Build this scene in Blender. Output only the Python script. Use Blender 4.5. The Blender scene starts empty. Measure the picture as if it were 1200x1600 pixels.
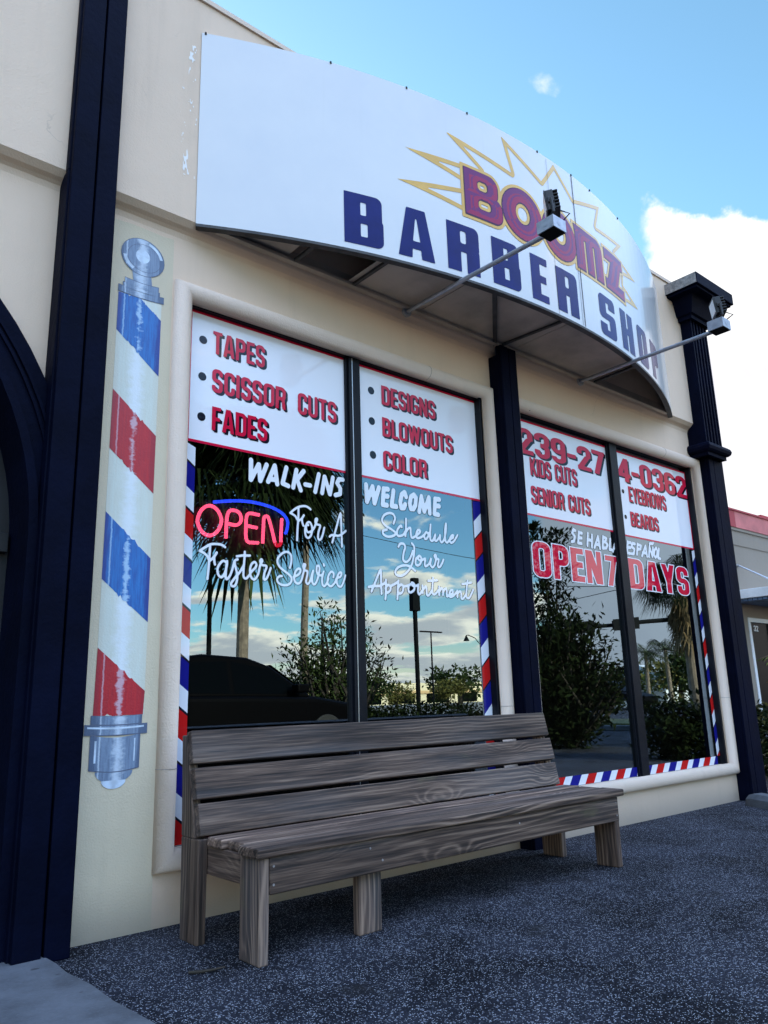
import bpy, bmesh, math, random
import numpy as np
from mathutils import Vector, Matrix, Quaternion
random.seed(7)
rng = np.random.RandomState(11)
R_ = math.radians
scene = bpy.context.scene
col = scene.collection

# ------------------------------------------------------------------ camera, sky, sun, exposure
CAM_YAW, CAM_PITCH, CAM_ROLL = 40.808, 13.730, -1.677
cam_d = bpy.data.cameras.new("camera")
cam = bpy.data.objects.new("camera", cam_d)
col.objects.link(cam)
cam_d.sensor_fit = 'VERTICAL'
cam_d.sensor_height = 24.0
cam_d.lens = 24.0 * 1211.1 / 1600.0
cam_d.clip_start = 0.05
cam_d.clip_end = 3000
_y, _p, _r = R_(CAM_YAW), R_(CAM_PITCH), R_(CAM_ROLL)
_f = Vector((math.sin(_y) * math.cos(_p), math.cos(_y) * math.cos(_p), math.sin(_p)))
_rt = Vector((math.cos(_y), -math.sin(_y), 0))
_up = _rt.cross(_f)
_r2 = math.cos(_r) * _rt + math.sin(_r) * _up
_u2 = -math.sin(_r) * _rt + math.cos(_r) * _up
cm = Matrix((_r2, _u2, -_f)).transposed().to_4x4()
cm.translation = Vector((0, -3.2, 0.856))
cam.matrix_world = cm
scene.camera = cam

scene.view_settings.view_transform = 'Standard'
scene.view_settings.look = 'None'
scene.view_settings.gamma = 1.0
scene.view_settings.exposure = 1.75
scene.cycles.max_bounces = 10
scene.cycles.transparent_max_bounces = 24
scene.cycles.caustics_reflective = False
scene.cycles.caustics_refractive = False

SUN_AZ, SUN_EL = 8.0, 19.0       # azimuth from +y towards +x
sd = bpy.data.lights.new("sun", 'SUN')
sun = bpy.data.objects.new("sun", sd)
col.objects.link(sun)
sd.energy = 4.2
sd.angle = R_(0.5)
sd.color = (1.0, 0.83, 0.60)
_sv = Vector((math.sin(R_(SUN_AZ)) * math.cos(R_(SUN_EL)), math.cos(R_(SUN_AZ)) * math.cos(R_(SUN_EL)), math.sin(R_(SUN_EL))))
sun.rotation_euler = _sv.to_track_quat('Z', 'Y').to_euler()

world = bpy.data.worlds.new("World")
scene.world = world
world.use_nodes = True
wt = world.node_tree
for n in list(wt.nodes):
    wt.nodes.remove(n)


class NT:
    """small node-tree helper"""
    def __init__(self, tree):
        self.t = tree

    def n(self, typ, **kw):
        nd = self.t.nodes.new(typ)
        for k, v in kw.items():
            setattr(nd, k, v)
        return nd

    def put(self, sock, v):
        if isinstance(v, bpy.types.NodeSocket):
            self.t.links.new(v, sock)
        elif v is not None:
            if hasattr(sock, 'default_value'):
                if hasattr(sock.default_value, '__len__') and not hasattr(v, '__len__'):
                    v = (v,) * len(sock.default_value)
                if hasattr(sock.default_value, '__len__') and len(sock.default_value) == 4 and len(v) == 3:
                    v = (*v, 1.0)
                sock.default_value = v

    def math(self, op, a, b=None, c=None, clamp=False):
        nd = self.n('ShaderNodeMath', operation=op, use_clamp=clamp)
        self.put(nd.inputs[0], a)
        if b is not None:
            self.put(nd.inputs[1], b)
        if c is not None:
            self.put(nd.inputs[2], c)
        return nd.outputs[0]

    def mix(self, fac, a, b, blend='MIX'):
        nd = self.n('ShaderNodeMix', data_type='RGBA', blend_type=blend)
        self.put(nd.inputs[0], fac)
        self.put(nd.inputs[6], a)
        self.put(nd.inputs[7], b)
        return nd.outputs[2]

    def smooth(self, v, a, b, lo=0.0, hi=1.0):
        nd = self.n('ShaderNodeMapRange', interpolation_type='SMOOTHSTEP')
        self.put(nd.inputs[0], v)
        self.put(nd.inputs[1], a)
        self.put(nd.inputs[2], b)
        self.put(nd.inputs[3], lo)
        self.put(nd.inputs[4], hi)
        return nd.outputs[0]

    def noise(self, vec, scale, detail=4, rough=0.55, dist=0.0):
        nd = self.n('ShaderNodeTexNoise')
        if vec is not None:
            self.put(nd.inputs['Vector'], vec)
        nd.inputs['Scale'].default_value = scale
        nd.inputs['Detail'].default_value = detail
        nd.inputs['Roughness'].default_value = rough
        nd.inputs['Distortion'].default_value = dist
        return nd.outputs[0]

    def mapping(self, vec, scale=(1, 1, 1), loc=(0, 0, 0), rot=(0, 0, 0)):
        nd = self.n('ShaderNodeMapping')
        self.put(nd.inputs[0], vec)
        nd.inputs['Location'].default_value = loc
        nd.inputs['Rotation'].default_value = rot
        nd.inputs['Scale'].default_value = scale
        return nd.outputs[0]


W = NT(wt)
tc = W.n('ShaderNodeTexCoord')
sky = W.n('ShaderNodeTexSky', sky_type='NISHITA')
sky.sun_disc = False
sky.sun_elevation = R_(SUN_EL)
sky.sun_rotation = R_(SUN_AZ)
sky.air_density = 1.0
sky.dust_density = 0.6
sky.ozone_density = 1.6
SKY_STRENGTH = 0.10
dirv = tc.outputs['Generated']
sep = W.n('ShaderNodeSeparateXYZ')
W.put(sep.inputs[0], dirv)
dx, dy, dz = sep.outputs
az = W.math('MULTIPLY', W.math('ARCTAN2', dx, dy), 57.29578)
el = W.math('MULTIPLY', W.math('ARCSINE', dz), 57.29578)
# the tall cumulus east of the shop
nA = W.math('SUBTRACT', W.noise(dirv, 9.0, 8, 0.55), 0.5)
nB = W.math('SUBTRACT', W.noise(W.mapping(dirv, (1, 1, 1), (3, 1, 7)), 26.0, 6, 0.55), 0.5)
npert = W.math('ADD', W.math('MULTIPLY', nA, 9.0), W.math('MULTIPLY', nB, 5.0))
top = W.math('SUBTRACT', 32.0, W.math('MULTIPLY', W.math('SUBTRACT', az, 64.0), 0.30))
e_top = W.math('SUBTRACT', W.math('ADD', top, npert), el)
e_left = W.math('ADD', W.math('SUBTRACT', az, 62.3), W.math('MULTIPLY', npert, 0.5))
e_right = W.math('SUBTRACT', 128.0, az)
edge = W.math('SMOOTH_MIN', W.math('SMOOTH_MIN', e_top, e_left, 3.0), e_right, 2.0)
cumulus = W.smooth(edge, -0.25, 0.9)
# small wisp above
wx_ = W.math('DIVIDE', W.math('SUBTRACT', az, 55.7), 1.5)
wy_ = W.math('DIVIDE', W.math('SUBTRACT', W.math('ADD', el, W.math('MULTIPLY', W.math('SUBTRACT', az, 55.7), 0.45)), 41.4), 0.75)
wr = W.math('ADD', W.math('MULTIPLY', wx_, wx_), W.math('MULTIPLY', wy_, wy_))
wisp = W.smooth(W.math('ADD', wr, W.math('MULTIPLY', npert, 1.0)), 1.0, -1.2, 0, 0.8)
# cloud field on the other side of the street
den = W.math('ADD', W.math('ABSOLUTE', dz), 0.16)
cmb = W.n('ShaderNodeCombineXYZ')
W.put(cmb.inputs[0], W.math('DIVIDE', dx, den))
W.put(cmb.inputs[1], W.math('DIVIDE', dy, den))
field_v = cmb.outputs[0]
f1 = W.noise(W.mapping(field_v, (1, 1, 1), (2.3, 0.4, 0)), 1.9, 9, 0.56, 0.25)
f2 = W.noise(W.mapping(field_v, (1, 1, 1), (2.33, 0.49, 0.05)), 1.9, 9, 0.56, 0.25)
thr = W.smooth(el, 2.0, 13.0, 0.37, 0.60)
south = W.smooth(dy, 0.22, -0.15)
field = W.math('MULTIPLY', W.smooth(W.math('SUBTRACT', f1, thr), 0.0, 0.085), south)
shade = W.smooth(W.math('SUBTRACT', f2, thr), -0.02, 0.16)
ccol = W.mix(shade, (2.6, 2.15, 1.55), (1.25, 1.15, 1.02))
lav = W.math('MULTIPLY', W.smooth(el, 29.0, 20.0), W.smooth(W.math('ADD', nA, W.math('MULTIPLY', nB, 0.5)), -0.10, 0.12))
lav = W.math('MULTIPLY', lav, W.smooth(el, 12.0, 16.0, 0.35, 1.0))
big = W.mix(lav, (1.0, 1.0, 1.0), (0.80, 0.79, 0.85))
skyc = W.mix(1.0, sky.outputs[0], (0.80, 1.06, 1.02), 'MULTIPLY')
skyb = W.mix(1.0, skyc, (SKY_STRENGTH,) * 3, 'MULTIPLY')
CLOUD = 0.50
SKY_FILL = 0.97
fieldc = W.mix(1.0, ccol, (CLOUD * 0.9,) * 3, 'MULTIPLY')
bigc = W.mix(1.0, big, (CLOUD * 0.74,) * 3, 'MULTIPLY')
# added bright blue sky fill, unseen above what the windows mirror, lifting the facade
sky_fill_n = W.noise(W.mapping(field_v, (1, 1, 1), (7.1, 3.3, 0)), 0.8, 6, 0.55)
sky_fill = W.math('MULTIPLY', W.math('MULTIPLY', W.smooth(el, 19.0, 34.0), W.smooth(dy, 0.15, -0.25)), W.smooth(sky_fill_n, 0.25, 0.6, 0.55, 1.0))
skyb = W.mix(sky_fill, skyb, (SKY_FILL * 0.57, SKY_FILL * 0.80, SKY_FILL * 1.28))
# pale warm air along the horizon, lit by the low sun from behind the shop
glow = W.math('MULTIPLY', W.smooth(el, 5.5, 0.0, 0.0, 0.8), south)
skyb = W.mix(glow, skyb, (1.0, 0.80, 0.52))
c1 = W.mix(field, skyb, fieldc)
c2 = W.mix(W.math('MAXIMUM', cumulus, wisp), c1, bigc)
hs = W.n('ShaderNodeBackground')
W.put(hs.inputs[0], c2)
hs.inputs[1].default_value = 1.0
wo = W.n('ShaderNodeOutputWorld')
wt.links.new(hs.outputs[0], wo.inputs[0])

# ------------------------------------------------------------------ materials
def new_mat(name):
    m = bpy.data.materials.new(name)
    m.use_nodes = True
    t = m.node_tree
    b = t.nodes['Principled BSDF']
    return m, NT(t), b


def pmat(name, color, rough=0.6, metal=0.0, ior=1.45, var=0.0, vscale=3.0, bump=0.0, bscale=60.0, spec=0.5):
    m, N, b = new_mat(name)
    b.inputs['Roughness'].default_value = rough
    b.inputs['Metallic'].default_value = metal
    b.inputs['IOR'].default_value = ior
    b.inputs['Specular IOR Level'].default_value = spec
    co = N.n('ShaderNodeTexCoord').outputs['Object']
    if var:
        nz = N.noise(co, vscale, 5, 0.6)
        k = N.smooth(nz, 0.3, 0.7, 1 - var, 1 + var)
        N.put(b.inputs['Base Color'], N.mix(1.0, color, k, 'MULTIPLY'))
    else:
        N.put(b.inputs['Base Color'], color)
    if bump:
        bp = N.n('ShaderNodeBump')
        bp.inputs['Strength'].default_value = bump
        bp.inputs['Distance'].default_value = 0.01
        N.put(bp.inputs['Height'], N.noise(co, bscale, 4, 0.6))
        N.put(b.inputs['Normal'], bp.outputs[0])
    return m


def stucco(name, color, grain=1.0):
    m, N, b = new_mat(name)
    co = N.n('ShaderNodeTexCoord').outputs['Object']
    big = N.noise(co, 0.9, 5, 0.6)
    streak = N.noise(N.mapping(co, (6, 6, 0.5)), 1.5, 5, 0.6)
    c = N.mix(N.smooth(big, 0.35, 0.7, 0.0, 0.22), color, tuple(v * 0.80 for v in color))
    c = N.mix(N.smooth(streak, 0.52, 0.8, 0.0, 0.26), c, tuple(v * 0.72 for v in color))
    # small dark pock marks and grime specks
    vo = N.n('ShaderNodeTexVoronoi')
    N.put(vo.inputs['Vector'], co)
    vo.inputs['Scale'].default_value = 3.4
    sepc = N.n('ShaderNodeSeparateColor')
    N.put(sepc.inputs[0], vo.outputs['Color'])
    speck = N.math('MULTIPLY', N.smooth(vo.outputs['Distance'], 0.022, 0.012), N.smooth(sepc.outputs[0], 0.62, 0.66))
    c = N.mix(speck, c, (0.10, 0.09, 0.08))
    vc = N.n('ShaderNodeTexVoronoi', feature='DISTANCE_TO_EDGE')
    wv = N.n('ShaderNodeVectorMath', operation='ADD')
    nzc = N.n('ShaderNodeTexNoise')
    N.put(nzc.inputs['Vector'], co)
    nzc.inputs['Scale'].default_value = 6.0
    nzc.inputs['Detail'].default_value = 5
    sv = N.n('ShaderNodeVectorMath', operation='SCALE')
    N.put(sv.inputs[0], nzc.outputs['Color'])
    sv.inputs['Scale'].default_value = 0.22
    N.put(wv.inputs[0], co)
    N.put(wv.inputs[1], sv.outputs[0])
    N.put(vc.inputs['Vector'], wv.outputs[0])
    vc.inputs['Scale'].default_value = 0.75
    crk = N.math('MULTIPLY', N.smooth(vc.outputs['Distance'], 0.0022, 0.0008), N.smooth(N.noise(co, 1.7, 2, 0.5), 0.60, 0.68, 0.0, 0.30))
    c = N.mix(crk, c, (0.16, 0.13, 0.11))
    # splash dirt along the ground
    sz = N.n('ShaderNodeSeparateXYZ')
    N.put(sz.inputs[0], co)
    dirt = N.math('MULTIPLY', N.smooth(N.math('ADD', sz.outputs[2], N.math('MULTIPLY', big, 0.12)), 0.30, 0.02), 0.75)
    c = N.mix(dirt, c, (0.20, 0.18, 0.15))
    N.put(b.inputs['Base Color'], c)
    b.inputs['Roughness'].default_value = 0.75
    b.inputs['Specular IOR Level'].default_value = 0.3
    bp = N.n('ShaderNodeBump')
    bp.inputs['Strength'].default_value = 0.30 * grain
    bp.inputs['Distance'].default_value = 0.006
    h = N.math('ADD', N.noise(co, 130, 3, 0.6), N.math('MULTIPLY', N.noise(co, 9, 3, 0.5), 1.6))
    N.put(bp.inputs['Height'], h)
    N.put(b.inputs['Normal'], bp.outputs[0])
    return m


def wood(name, axis, tone=1.0):
    """weathered grey-brown timber; axis = grain direction 0/1/2 in object space"""
    m, N, b = new_mat(name)
    co = N.n('ShaderNodeTexCoord').outputs['Object']
    oi = N.n('ShaderNodeObjectInfo')
    off = N.n('ShaderNodeCombineXYZ')
    for k in range(3):
        N.put(off.inputs[k], N.math('MULTIPLY', oi.outputs['Random'], (37.0, 11.0, 23.0)[k]))
    va = N.n('ShaderNodeVectorMath', operation='ADD')
    N.put(va.inputs[0], co)
    N.put(va.inputs[1], off.outputs[0])
    p = va.outputs[0]
    sc = [1, 1, 1]
    s1 = [4.0, 4.0, 4.0]; s1[axis] = 0.8
    s2 = [34.0, 34.0, 34.0]; s2[axis] = 1.4
    s3 = [150.0, 150.0, 150.0]; s3[axis] = 4.0
    wob = N.noise(N.mapping(p, s1), 1.0, 3, 0.5, 0.3)
    # knots: sparse stretched cells
    s4 = [5.0, 5.0, 5.0]; s4[axis] = 1.9
    vo = N.n('ShaderNodeTexVoronoi')
    N.put(vo.inputs['Vector'], N.mapping(p, s4))
    vo.inputs['Scale'].default_value = 1.0
    kd = vo.outputs['Distance']
    sp = N.n('ShaderNodeSeparateXYZ')
    N.put(sp.inputs[0], p)
    across = N.math('ADD', sp.outputs[(axis + 1) % 3], sp.outputs[(axis + 2) % 3])
    phase = N.math('ADD', N.math('MULTIPLY', across, 300.0), N.math('MULTIPLY', wob, 46.0))
    phase = N.math('ADD', phase, N.math('MULTIPLY', N.smooth(kd, 0.42, 0.0), 24.0))
    ring = N.math('MULTIPLY', N.math('ADD', N.math('SINE', phase), 1.0), 0.5)
    ring = N.math('POWER', ring, 2.6)
    s5 = [7.0, 7.0, 7.0]; s5[axis] = 0.9
    s6 = [75.0, 75.0, 75.0]; s6[axis] = 1.6
    fine = N.noise(N.mapping(p, s2), 1.0, 4, 0.6)
    fib = N.noise(N.mapping(p, s3), 1.0, 3, 0.6)
    v = N.math('ADD', N.math('MULTIPLY', ring, N.smooth(N.noise(N.mapping(p, s5), 1.0, 3, 0.5), 0.38, 0.72, 0.03, 0.30)), N.math('ADD', N.math('MULTIPLY', fine, 0.78), N.math('MULTIPLY', fib, 0.50)))
    rmp = N.n('ShaderNodeValToRGB')
    N.put(rmp.inputs[0], N.smooth(v, 0.45, 0.97))
    e = rmp.color_ramp.elements
    e[0].position = 0.0
    e[0].color = (0.014 * tone, 0.009 * tone, 0.007 * tone, 1)
    e[1].position = 1.0
    e[1].color = (0.240 * tone, 0.165 * tone, 0.118 * tone, 1)
    e2 = rmp.color_ramp.elements.new(0.45)
    e2.color = (0.092 * tone, 0.058 * tone, 0.042 * tone, 1)
    knot = N.smooth(kd, 0.12, 0.05)
    c = N.mix(N.math('MULTIPLY', knot, 0.75), rmp.outputs[0], (0.028 * tone, 0.018 * tone, 0.013 * tone))
    crack = N.smooth(N.noise(N.mapping(p, s6), 1.0, 2, 0.5), 0.70, 0.76, 0.0, 0.85)
    c = N.mix(crack, c, (0.010, 0.008, 0.007))
    tn = N.math('ADD', N.math('MULTIPLY', oi.outputs['Random'], 0.75), 0.62)
    c = N.mix(1.0, c, tn, 'MULTIPLY')
    c = N.mix(N.smooth(N.noise(N.mapping(p, s5), 0.7, 3, 0.5), 0.45, 0.75, 0.0, 0.5), c, N.mix(0.6, c, (0.155, 0.155, 0.165)))
    # greenish lichen bloom
    gl = N.smooth(N.noise(N.mapping(p, (2.0, 5.0, 5.0)), 1.0, 4, 0.6), 0.60, 0.78, 0.0, 0.55)
    c = N.mix(gl, c, (0.11 * tone, 0.10 * tone, 0.045 * tone))
    N.put(b.inputs['Base Color'], c)
    b.inputs['Roughness'].default_value = 0.72
    b.inputs['Specular IOR Level'].default_value = 0.35
    bp = N.n('ShaderNodeBump')
    bp.inputs['Strength'].default_value = 0.7
    bp.inputs['Distance'].default_value = 0.004
    N.put(bp.inputs['Height'], v)
    N.put(b.inputs['Normal'], bp.outputs[0])
    return m


def asphalt():
    m, N, b = new_mat('asphalt')
    co = N.n('ShaderNodeTexCoord').outputs['Object']

    def cells(scale, lo, hi):
        vo = N.n('ShaderNodeTexVoronoi')
        N.put(vo.inputs['Vector'], co)
        vo.inputs['Scale'].default_value = scale
        s = N.n('ShaderNodeSeparateColor')
        N.put(s.inputs[0], vo.outputs['Color'])
        return vo.outputs['Distance'], s.outputs[0], s.outputs[1]
    d1, r1, g1 = cells(98.0, 0, 1)
    d2, r2, g2 = cells(215.0, 0, 1)
    patch = N.noise(co, 2.1, 6, 0.65)
    base = N.mix(N.smooth(patch, 0.35, 0.65), (0.0050, 0.0058, 0.0095), (0.021, 0.023, 0.033))
    st1 = N.math('MULTIPLY', N.smooth(d1, 0.46, 0.36), N.smooth(r1, 0.35, 0.95))
    st1 = N.math('MULTIPLY', st1, N.smooth(patch, 0.32, 0.60, 0.18, 1.0))
    c = N.mix(N.math('MULTIPLY', st1, 0.9), base, N.mix(g1, (0.030, 0.034, 0.047), (0.24, 0.25, 0.30)))
    st2 = N.math('MULTIPLY', N.smooth(d2, 0.42, 0.30), N.smooth(r2, 0.72, 0.80))
    c = N.mix(N.math('MULTIPLY', st2, 0.8), c, (0.55, 0.57, 0.62))
    oil = N.smooth(N.noise(co, 3.4, 4, 0.6), 0.60, 0.72, 0.0, 0.8)
    c = N.mix(oil, c, (0.015, 0.015, 0.017))
    N.put(b.inputs['Base Color'], c)
    b.inputs['Roughness'].default_value = 0.9
    b.inputs['Specular IOR Level'].default_value = 0.12
    bp = N.n('ShaderNodeBump')
    bp.inputs['Strength'].default_value = 1.0
    bp.inputs['Distance'].default_value = 0.006
    h = N.math('SUBTRACT', N.math('MULTIPLY', N.noise(co, 40, 3, 0.6), 0.8), N.math('ADD', d1, N.math('MULTIPLY', d2, 0.4)))
    N.put(bp.inputs['Height'], h)
    N.put(b.inputs['Normal'], bp.outputs[0])
    return m


def concrete(name, color):
    m, N, b = new_mat(name)
    co = N.n('ShaderNodeTexCoord').outputs['Object']
    c = N.mix(N.smooth(N.noise(co, 3.0, 7, 0.7), 0.3, 0.7), tuple(v * 0.55 for v in color), tuple(v * 1.3 for v in color))
    c = N.mix(N.smooth(N.noise(co, 90.0, 3, 0.6), 0.55, 0.75, 0, 0.5), c, tuple(v * 1.5 for v in color))
    vo = N.n('ShaderNodeTexVoronoi')
    N.put(vo.inputs['Vector'], N.mapping(co, (1.0, 1.6, 1.0)))
    vo.inputs['Scale'].default_value = 7.0
    s = N.n('ShaderNodeSeparateColor')
    N.put(s.inputs[0], vo.outputs['Color'])
    gum = N.math('MULTIPLY', N.smooth(N.math('ADD', vo.outputs['Distance'], N.math('MULTIPLY', N.noise(co, 30, 2, 0.5), 0.08)), 0.17, 0.14), N.smooth(s.outputs[0], 0.42, 0.46))
    c = N.mix(N.math('MULTIPLY', gum, 0.85), c, (0.03, 0.03, 0.035))
    N.put(b.inputs['Base Color'], c)
    b.inputs['Roughness'].default_value = 0.85
    bp = N.n('ShaderNodeBump')
    bp.inputs['Strength'].default_value = 0.4
    bp.inputs['Distance'].default_value = 0.005
    N.put(bp.inputs['Height'], N.noise(co, 60, 5, 0.65))
    N.put(b.inputs['Normal'], bp.outputs[0])
    return m


def foliage(name, c0, c1, transl=0.25):
    m, N, b = new_mat(name)
    g = N.n('ShaderNodeNewGeometry')
    rp = g.outputs['Random Per Island']
    co = N.n('ShaderNodeTexCoord').outputs['Object']
    k = N.math('ADD', N.math('MULTIPLY', rp, 0.6), N.math('MULTIPLY', N.noise(co, 1.6, 3, 0.5), 0.5))
    N.put(b.inputs['Base Color'], N.mix(N.smooth(k, 0.15, 0.9), c0, c1))
    b.inputs['Roughness'].default_value = 0.95
    b.inputs['Specular IOR Level'].default_value = 0.03
    return m


def glossy_over(name, color, gloss=0.16, rough=0.02, var=0.0):
    """printed film seen through the window's shiny surface: diffuse ink with a clear mirror-like coat"""
    m, N, b = new_mat(name)
    out = N.t.nodes['Material Output']
    b.inputs['Roughness'].default_value = 0.6
    b.inputs['Specular IOR Level'].default_value = 0.0
    N.put(b.inputs['Base Color'], color)
    gl = N.n('ShaderNodeBsdfGlossy')
    gl.inputs['Color'].default_value = (0.92, 0.97, 1.0, 1)
    gl.inputs['Roughness'].default_value = rough
    lw = N.n('ShaderNodeFresnel')
    lw.inputs['IOR'].default_value = 1.5
    fac = N.math('MULTIPLY', N.math('POWER', lw.outputs[0], 0.6), gloss / 0.16 * 0.62, clamp=True)
    mx = N.n('ShaderNodeMixShader')
    N.put(mx.inputs[0], fac)
    N.t.links.new(b.outputs[0], mx.inputs[1])
    N.t.links.new(gl.outputs[0], mx.inputs[2])
    N.t.links.new(mx.outputs[0], out.inputs[0])
    return m


def window_glass():
    m, N, b = new_mat('tinted_glass')
    out = N.t.nodes['Material Output']
    N.t.nodes.remove(b)
    tr = N.n('ShaderNodeBsdfTransparent')
    tr.inputs[0].default_value = (0.30, 0.33, 0.33, 1)
    gl = N.n('ShaderNodeBsdfGlossy')
    gl.inputs['Color'].default_value = (0.49, 0.64, 0.78, 1)
    gl.inputs['Roughness'].default_value = 0.0
    co = N.n('ShaderNodeTexCoord').outputs['Object']
    bp = N.n('ShaderNodeBump')
    bp.inputs['Strength'].default_value = 0.02
    bp.inputs['Distance'].default_value = 0.02
    N.put(bp.inputs['Height'], N.noise(co, 1.6, 1, 0.4))
    N.put(gl.inputs['Normal'], bp.outputs[0])
    fr = N.n('ShaderNodeFresnel')
    fr.inputs['IOR'].default_value = 1.5
    fac = N.math('ADD', N.math('MULTIPLY', fr.outputs[0], 1.2), 0.34, clamp=True)
    mx = N.n('ShaderNodeMixShader')
    N.put(mx.inputs[0], fac)
    N.t.links.new(tr.outputs[0], mx.inputs[1])
    N.t.links.new(gl.outputs[0], mx.inputs[2])
    N.t.links.new(mx.outputs[0], out.inputs[0])
    return m


def emit(name, color, strength):
    m, N, b = new_mat(name)
    b.inputs['Base Color'].default_value = (0.02, 0.02, 0.02, 1)
    b.inputs['Emission Color'].default_value = (*color, 1)
    b.inputs['Emission Strength'].default_value = strength
    return m


M = {}
WALLC = (0.70, 0.535, 0.40)
M['wall'] = stucco('wall_paint', WALLC)
M['patch'] = stucco('cream_touch_up_paint', (0.61, 0.52, 0.375))
M['trim_wall'] = stucco('bullnose_paint', (0.68, 0.54, 0.43), 1.6)
M['navy'] = pmat('navy_paint', (0.0014, 0.0026, 0.0110), 0.6, var=0.25, vscale=4, bump=0.25, bscale=40, spec=0.05)
M['black'] = pmat('black_paint', (0.008, 0.009, 0.012), 0.5, var=0.3)
M['frame'] = pmat('dark_anodised_frame', (0.006, 0.007, 0.011), 0.4, var=0.3, bump=0.15, spec=0.2)
M['alu'] = pmat('bare_aluminium', (0.55, 0.56, 0.58), 0.35, metal=0.9)
M['pewter'] = pmat('worn_capital_edge', (0.22, 0.20, 0.19), 0.7, var=0.4, vscale=30, bump=0.4)
M['glass'] = window_glass()
M['interior'] = pmat('dark_interior', (0.015, 0.014, 0.013), 0.8)
M['signface'] = None
M['white_vinyl'] = glossy_over('white_film', (0.82, 0.81, 0.85), 0.09)
M['red_vinyl'] = glossy_over('red_film', (0.60, 0.010, 0.045), 0.06)
M['line_red'] = glossy_over('red_line_film', (0.62, 0.010, 0.05), 0.09)
M['shadow_vinyl'] = glossy_over('black_film', (0.012, 0.010, 0.018), 0.06)
M['white_text'] = glossy_over('white_letter_film', (0.78, 0.79, 0.82), 0.08)
M['stripe_w'] = glossy_over('stripe_white', (0.72, 0.73, 0.78), 0.08)
M['stripe_r'] = glossy_over('stripe_red', (0.50, 0.012, 0.012), 0.05)
M['stripe_b'] = glossy_over('stripe_blue', (0.012, 0.012, 0.19), 0.05)
M['open_red'] = glossy_over('open_days_red', (0.66, 0.010, 0.045), 0.15)
M['pmetal'] = pmat('galvanised_arm', (0.34, 0.36, 0.40), 0.45, metal=0.7, var=0.15, vscale=20)
M['soffit'] = pmat('soffit_sheet', (0.46, 0.38, 0.30), 0.5, metal=0.0, var=0.25, vscale=2.5, bump=0.1, bscale=6)
M['rubber'] = pmat('black_rubber', (0.012, 0.012, 0.012), 0.7)
M['dark_lip'] = pmat('dark_lip', (0.05, 0.047, 0.045), 0.6, var=0.4, vscale=12)
M['lamp_black'] = pmat('lamp_black', (0.010, 0.010, 0.011), 0.45)
M['lens'] = pmat('lamp_lens', (0.85, 0.85, 0.83), 0.15)
M['wood_x'] = wood('weathered_wood_long', 0)
M['wood_seat'] = wood('bleached_wood_long', 0, 1.4)
M['wood_z'] = wood('weathered_wood_upright', 2)
M['wood_y'] = wood('weathered_wood_cross', 1)
M['asphalt'] = asphalt()
M['concrete'] = concrete('concrete', (0.085, 0.092, 0.105))
M['leaf_dark'] = foliage('leaf_dark', (0.004, 0.007, 0.003), (0.016, 0.024, 0.008))
M['leaf_mid'] = foliage('leaf_mid', (0.015, 0.026, 0.009), (0.05, 0.07, 0.022))
M['leaf_olive'] = foliage('leaf_olive', (0.05, 0.055, 0.018), (0.19, 0.17, 0.05))
M['leaf_fresh'] = foliage('leaf_fresh', (0.04, 0.10, 0.02), (0.12, 0.22, 0.05))
M['leaf_orange'] = foliage('leaf_orange', (0.10, 0.10, 0.02), (0.38, 0.22, 0.05))
M['leaf_dead'] = foliage('leaf_dead', (0.09, 0.06, 0.03), (0.24, 0.17, 0.09))
M['bark'] = pmat('bark', (0.035, 0.028, 0.020), 0.9, var=0.4, vscale=9, bump=0.8, bscale=25)
M['palmbark'] = pmat('palm_bark', (0.20, 0.155, 0.11), 0.9, var=0.3, vscale=7, bump=0.8, bscale=18)
M['carpaint'] = pmat('black_car_paint', (0.0015, 0.0015, 0.002), 0.4, spec=0.03)
M['carglass'] = pmat('car_glass', (0.001, 0.0015, 0.002), 0.25, spec=0.05)
M['darksteel'] = pmat('dark_steel', (0.004, 0.005, 0.006), 0.7, spec=0.08)


def sign_face():
    m, N, b = new_mat('sign_face_white')
    co = N.n('ShaderNodeTexCoord').outputs['Object']
    c = N.mix(N.smooth(N.noise(co, 1.2, 5, 0.6), 0.3, 0.7), (0.63, 0.63, 0.62), (0.57, 0.58, 0.59))
    st = N.noise(N.mapping(co, (14, 14, 0.8)), 1.0, 4, 0.6)
    c = N.mix(N.smooth(st, 0.58, 0.8, 0, 0.18), c, (0.5, 0.5, 0.48))
    N.put(b.inputs['Base Color'], c)
    b.inputs['Roughness'].default_value = 0.13
    b.inputs['IOR'].default_value = 1.5
    return m


M['signface'] = sign_face()


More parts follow.
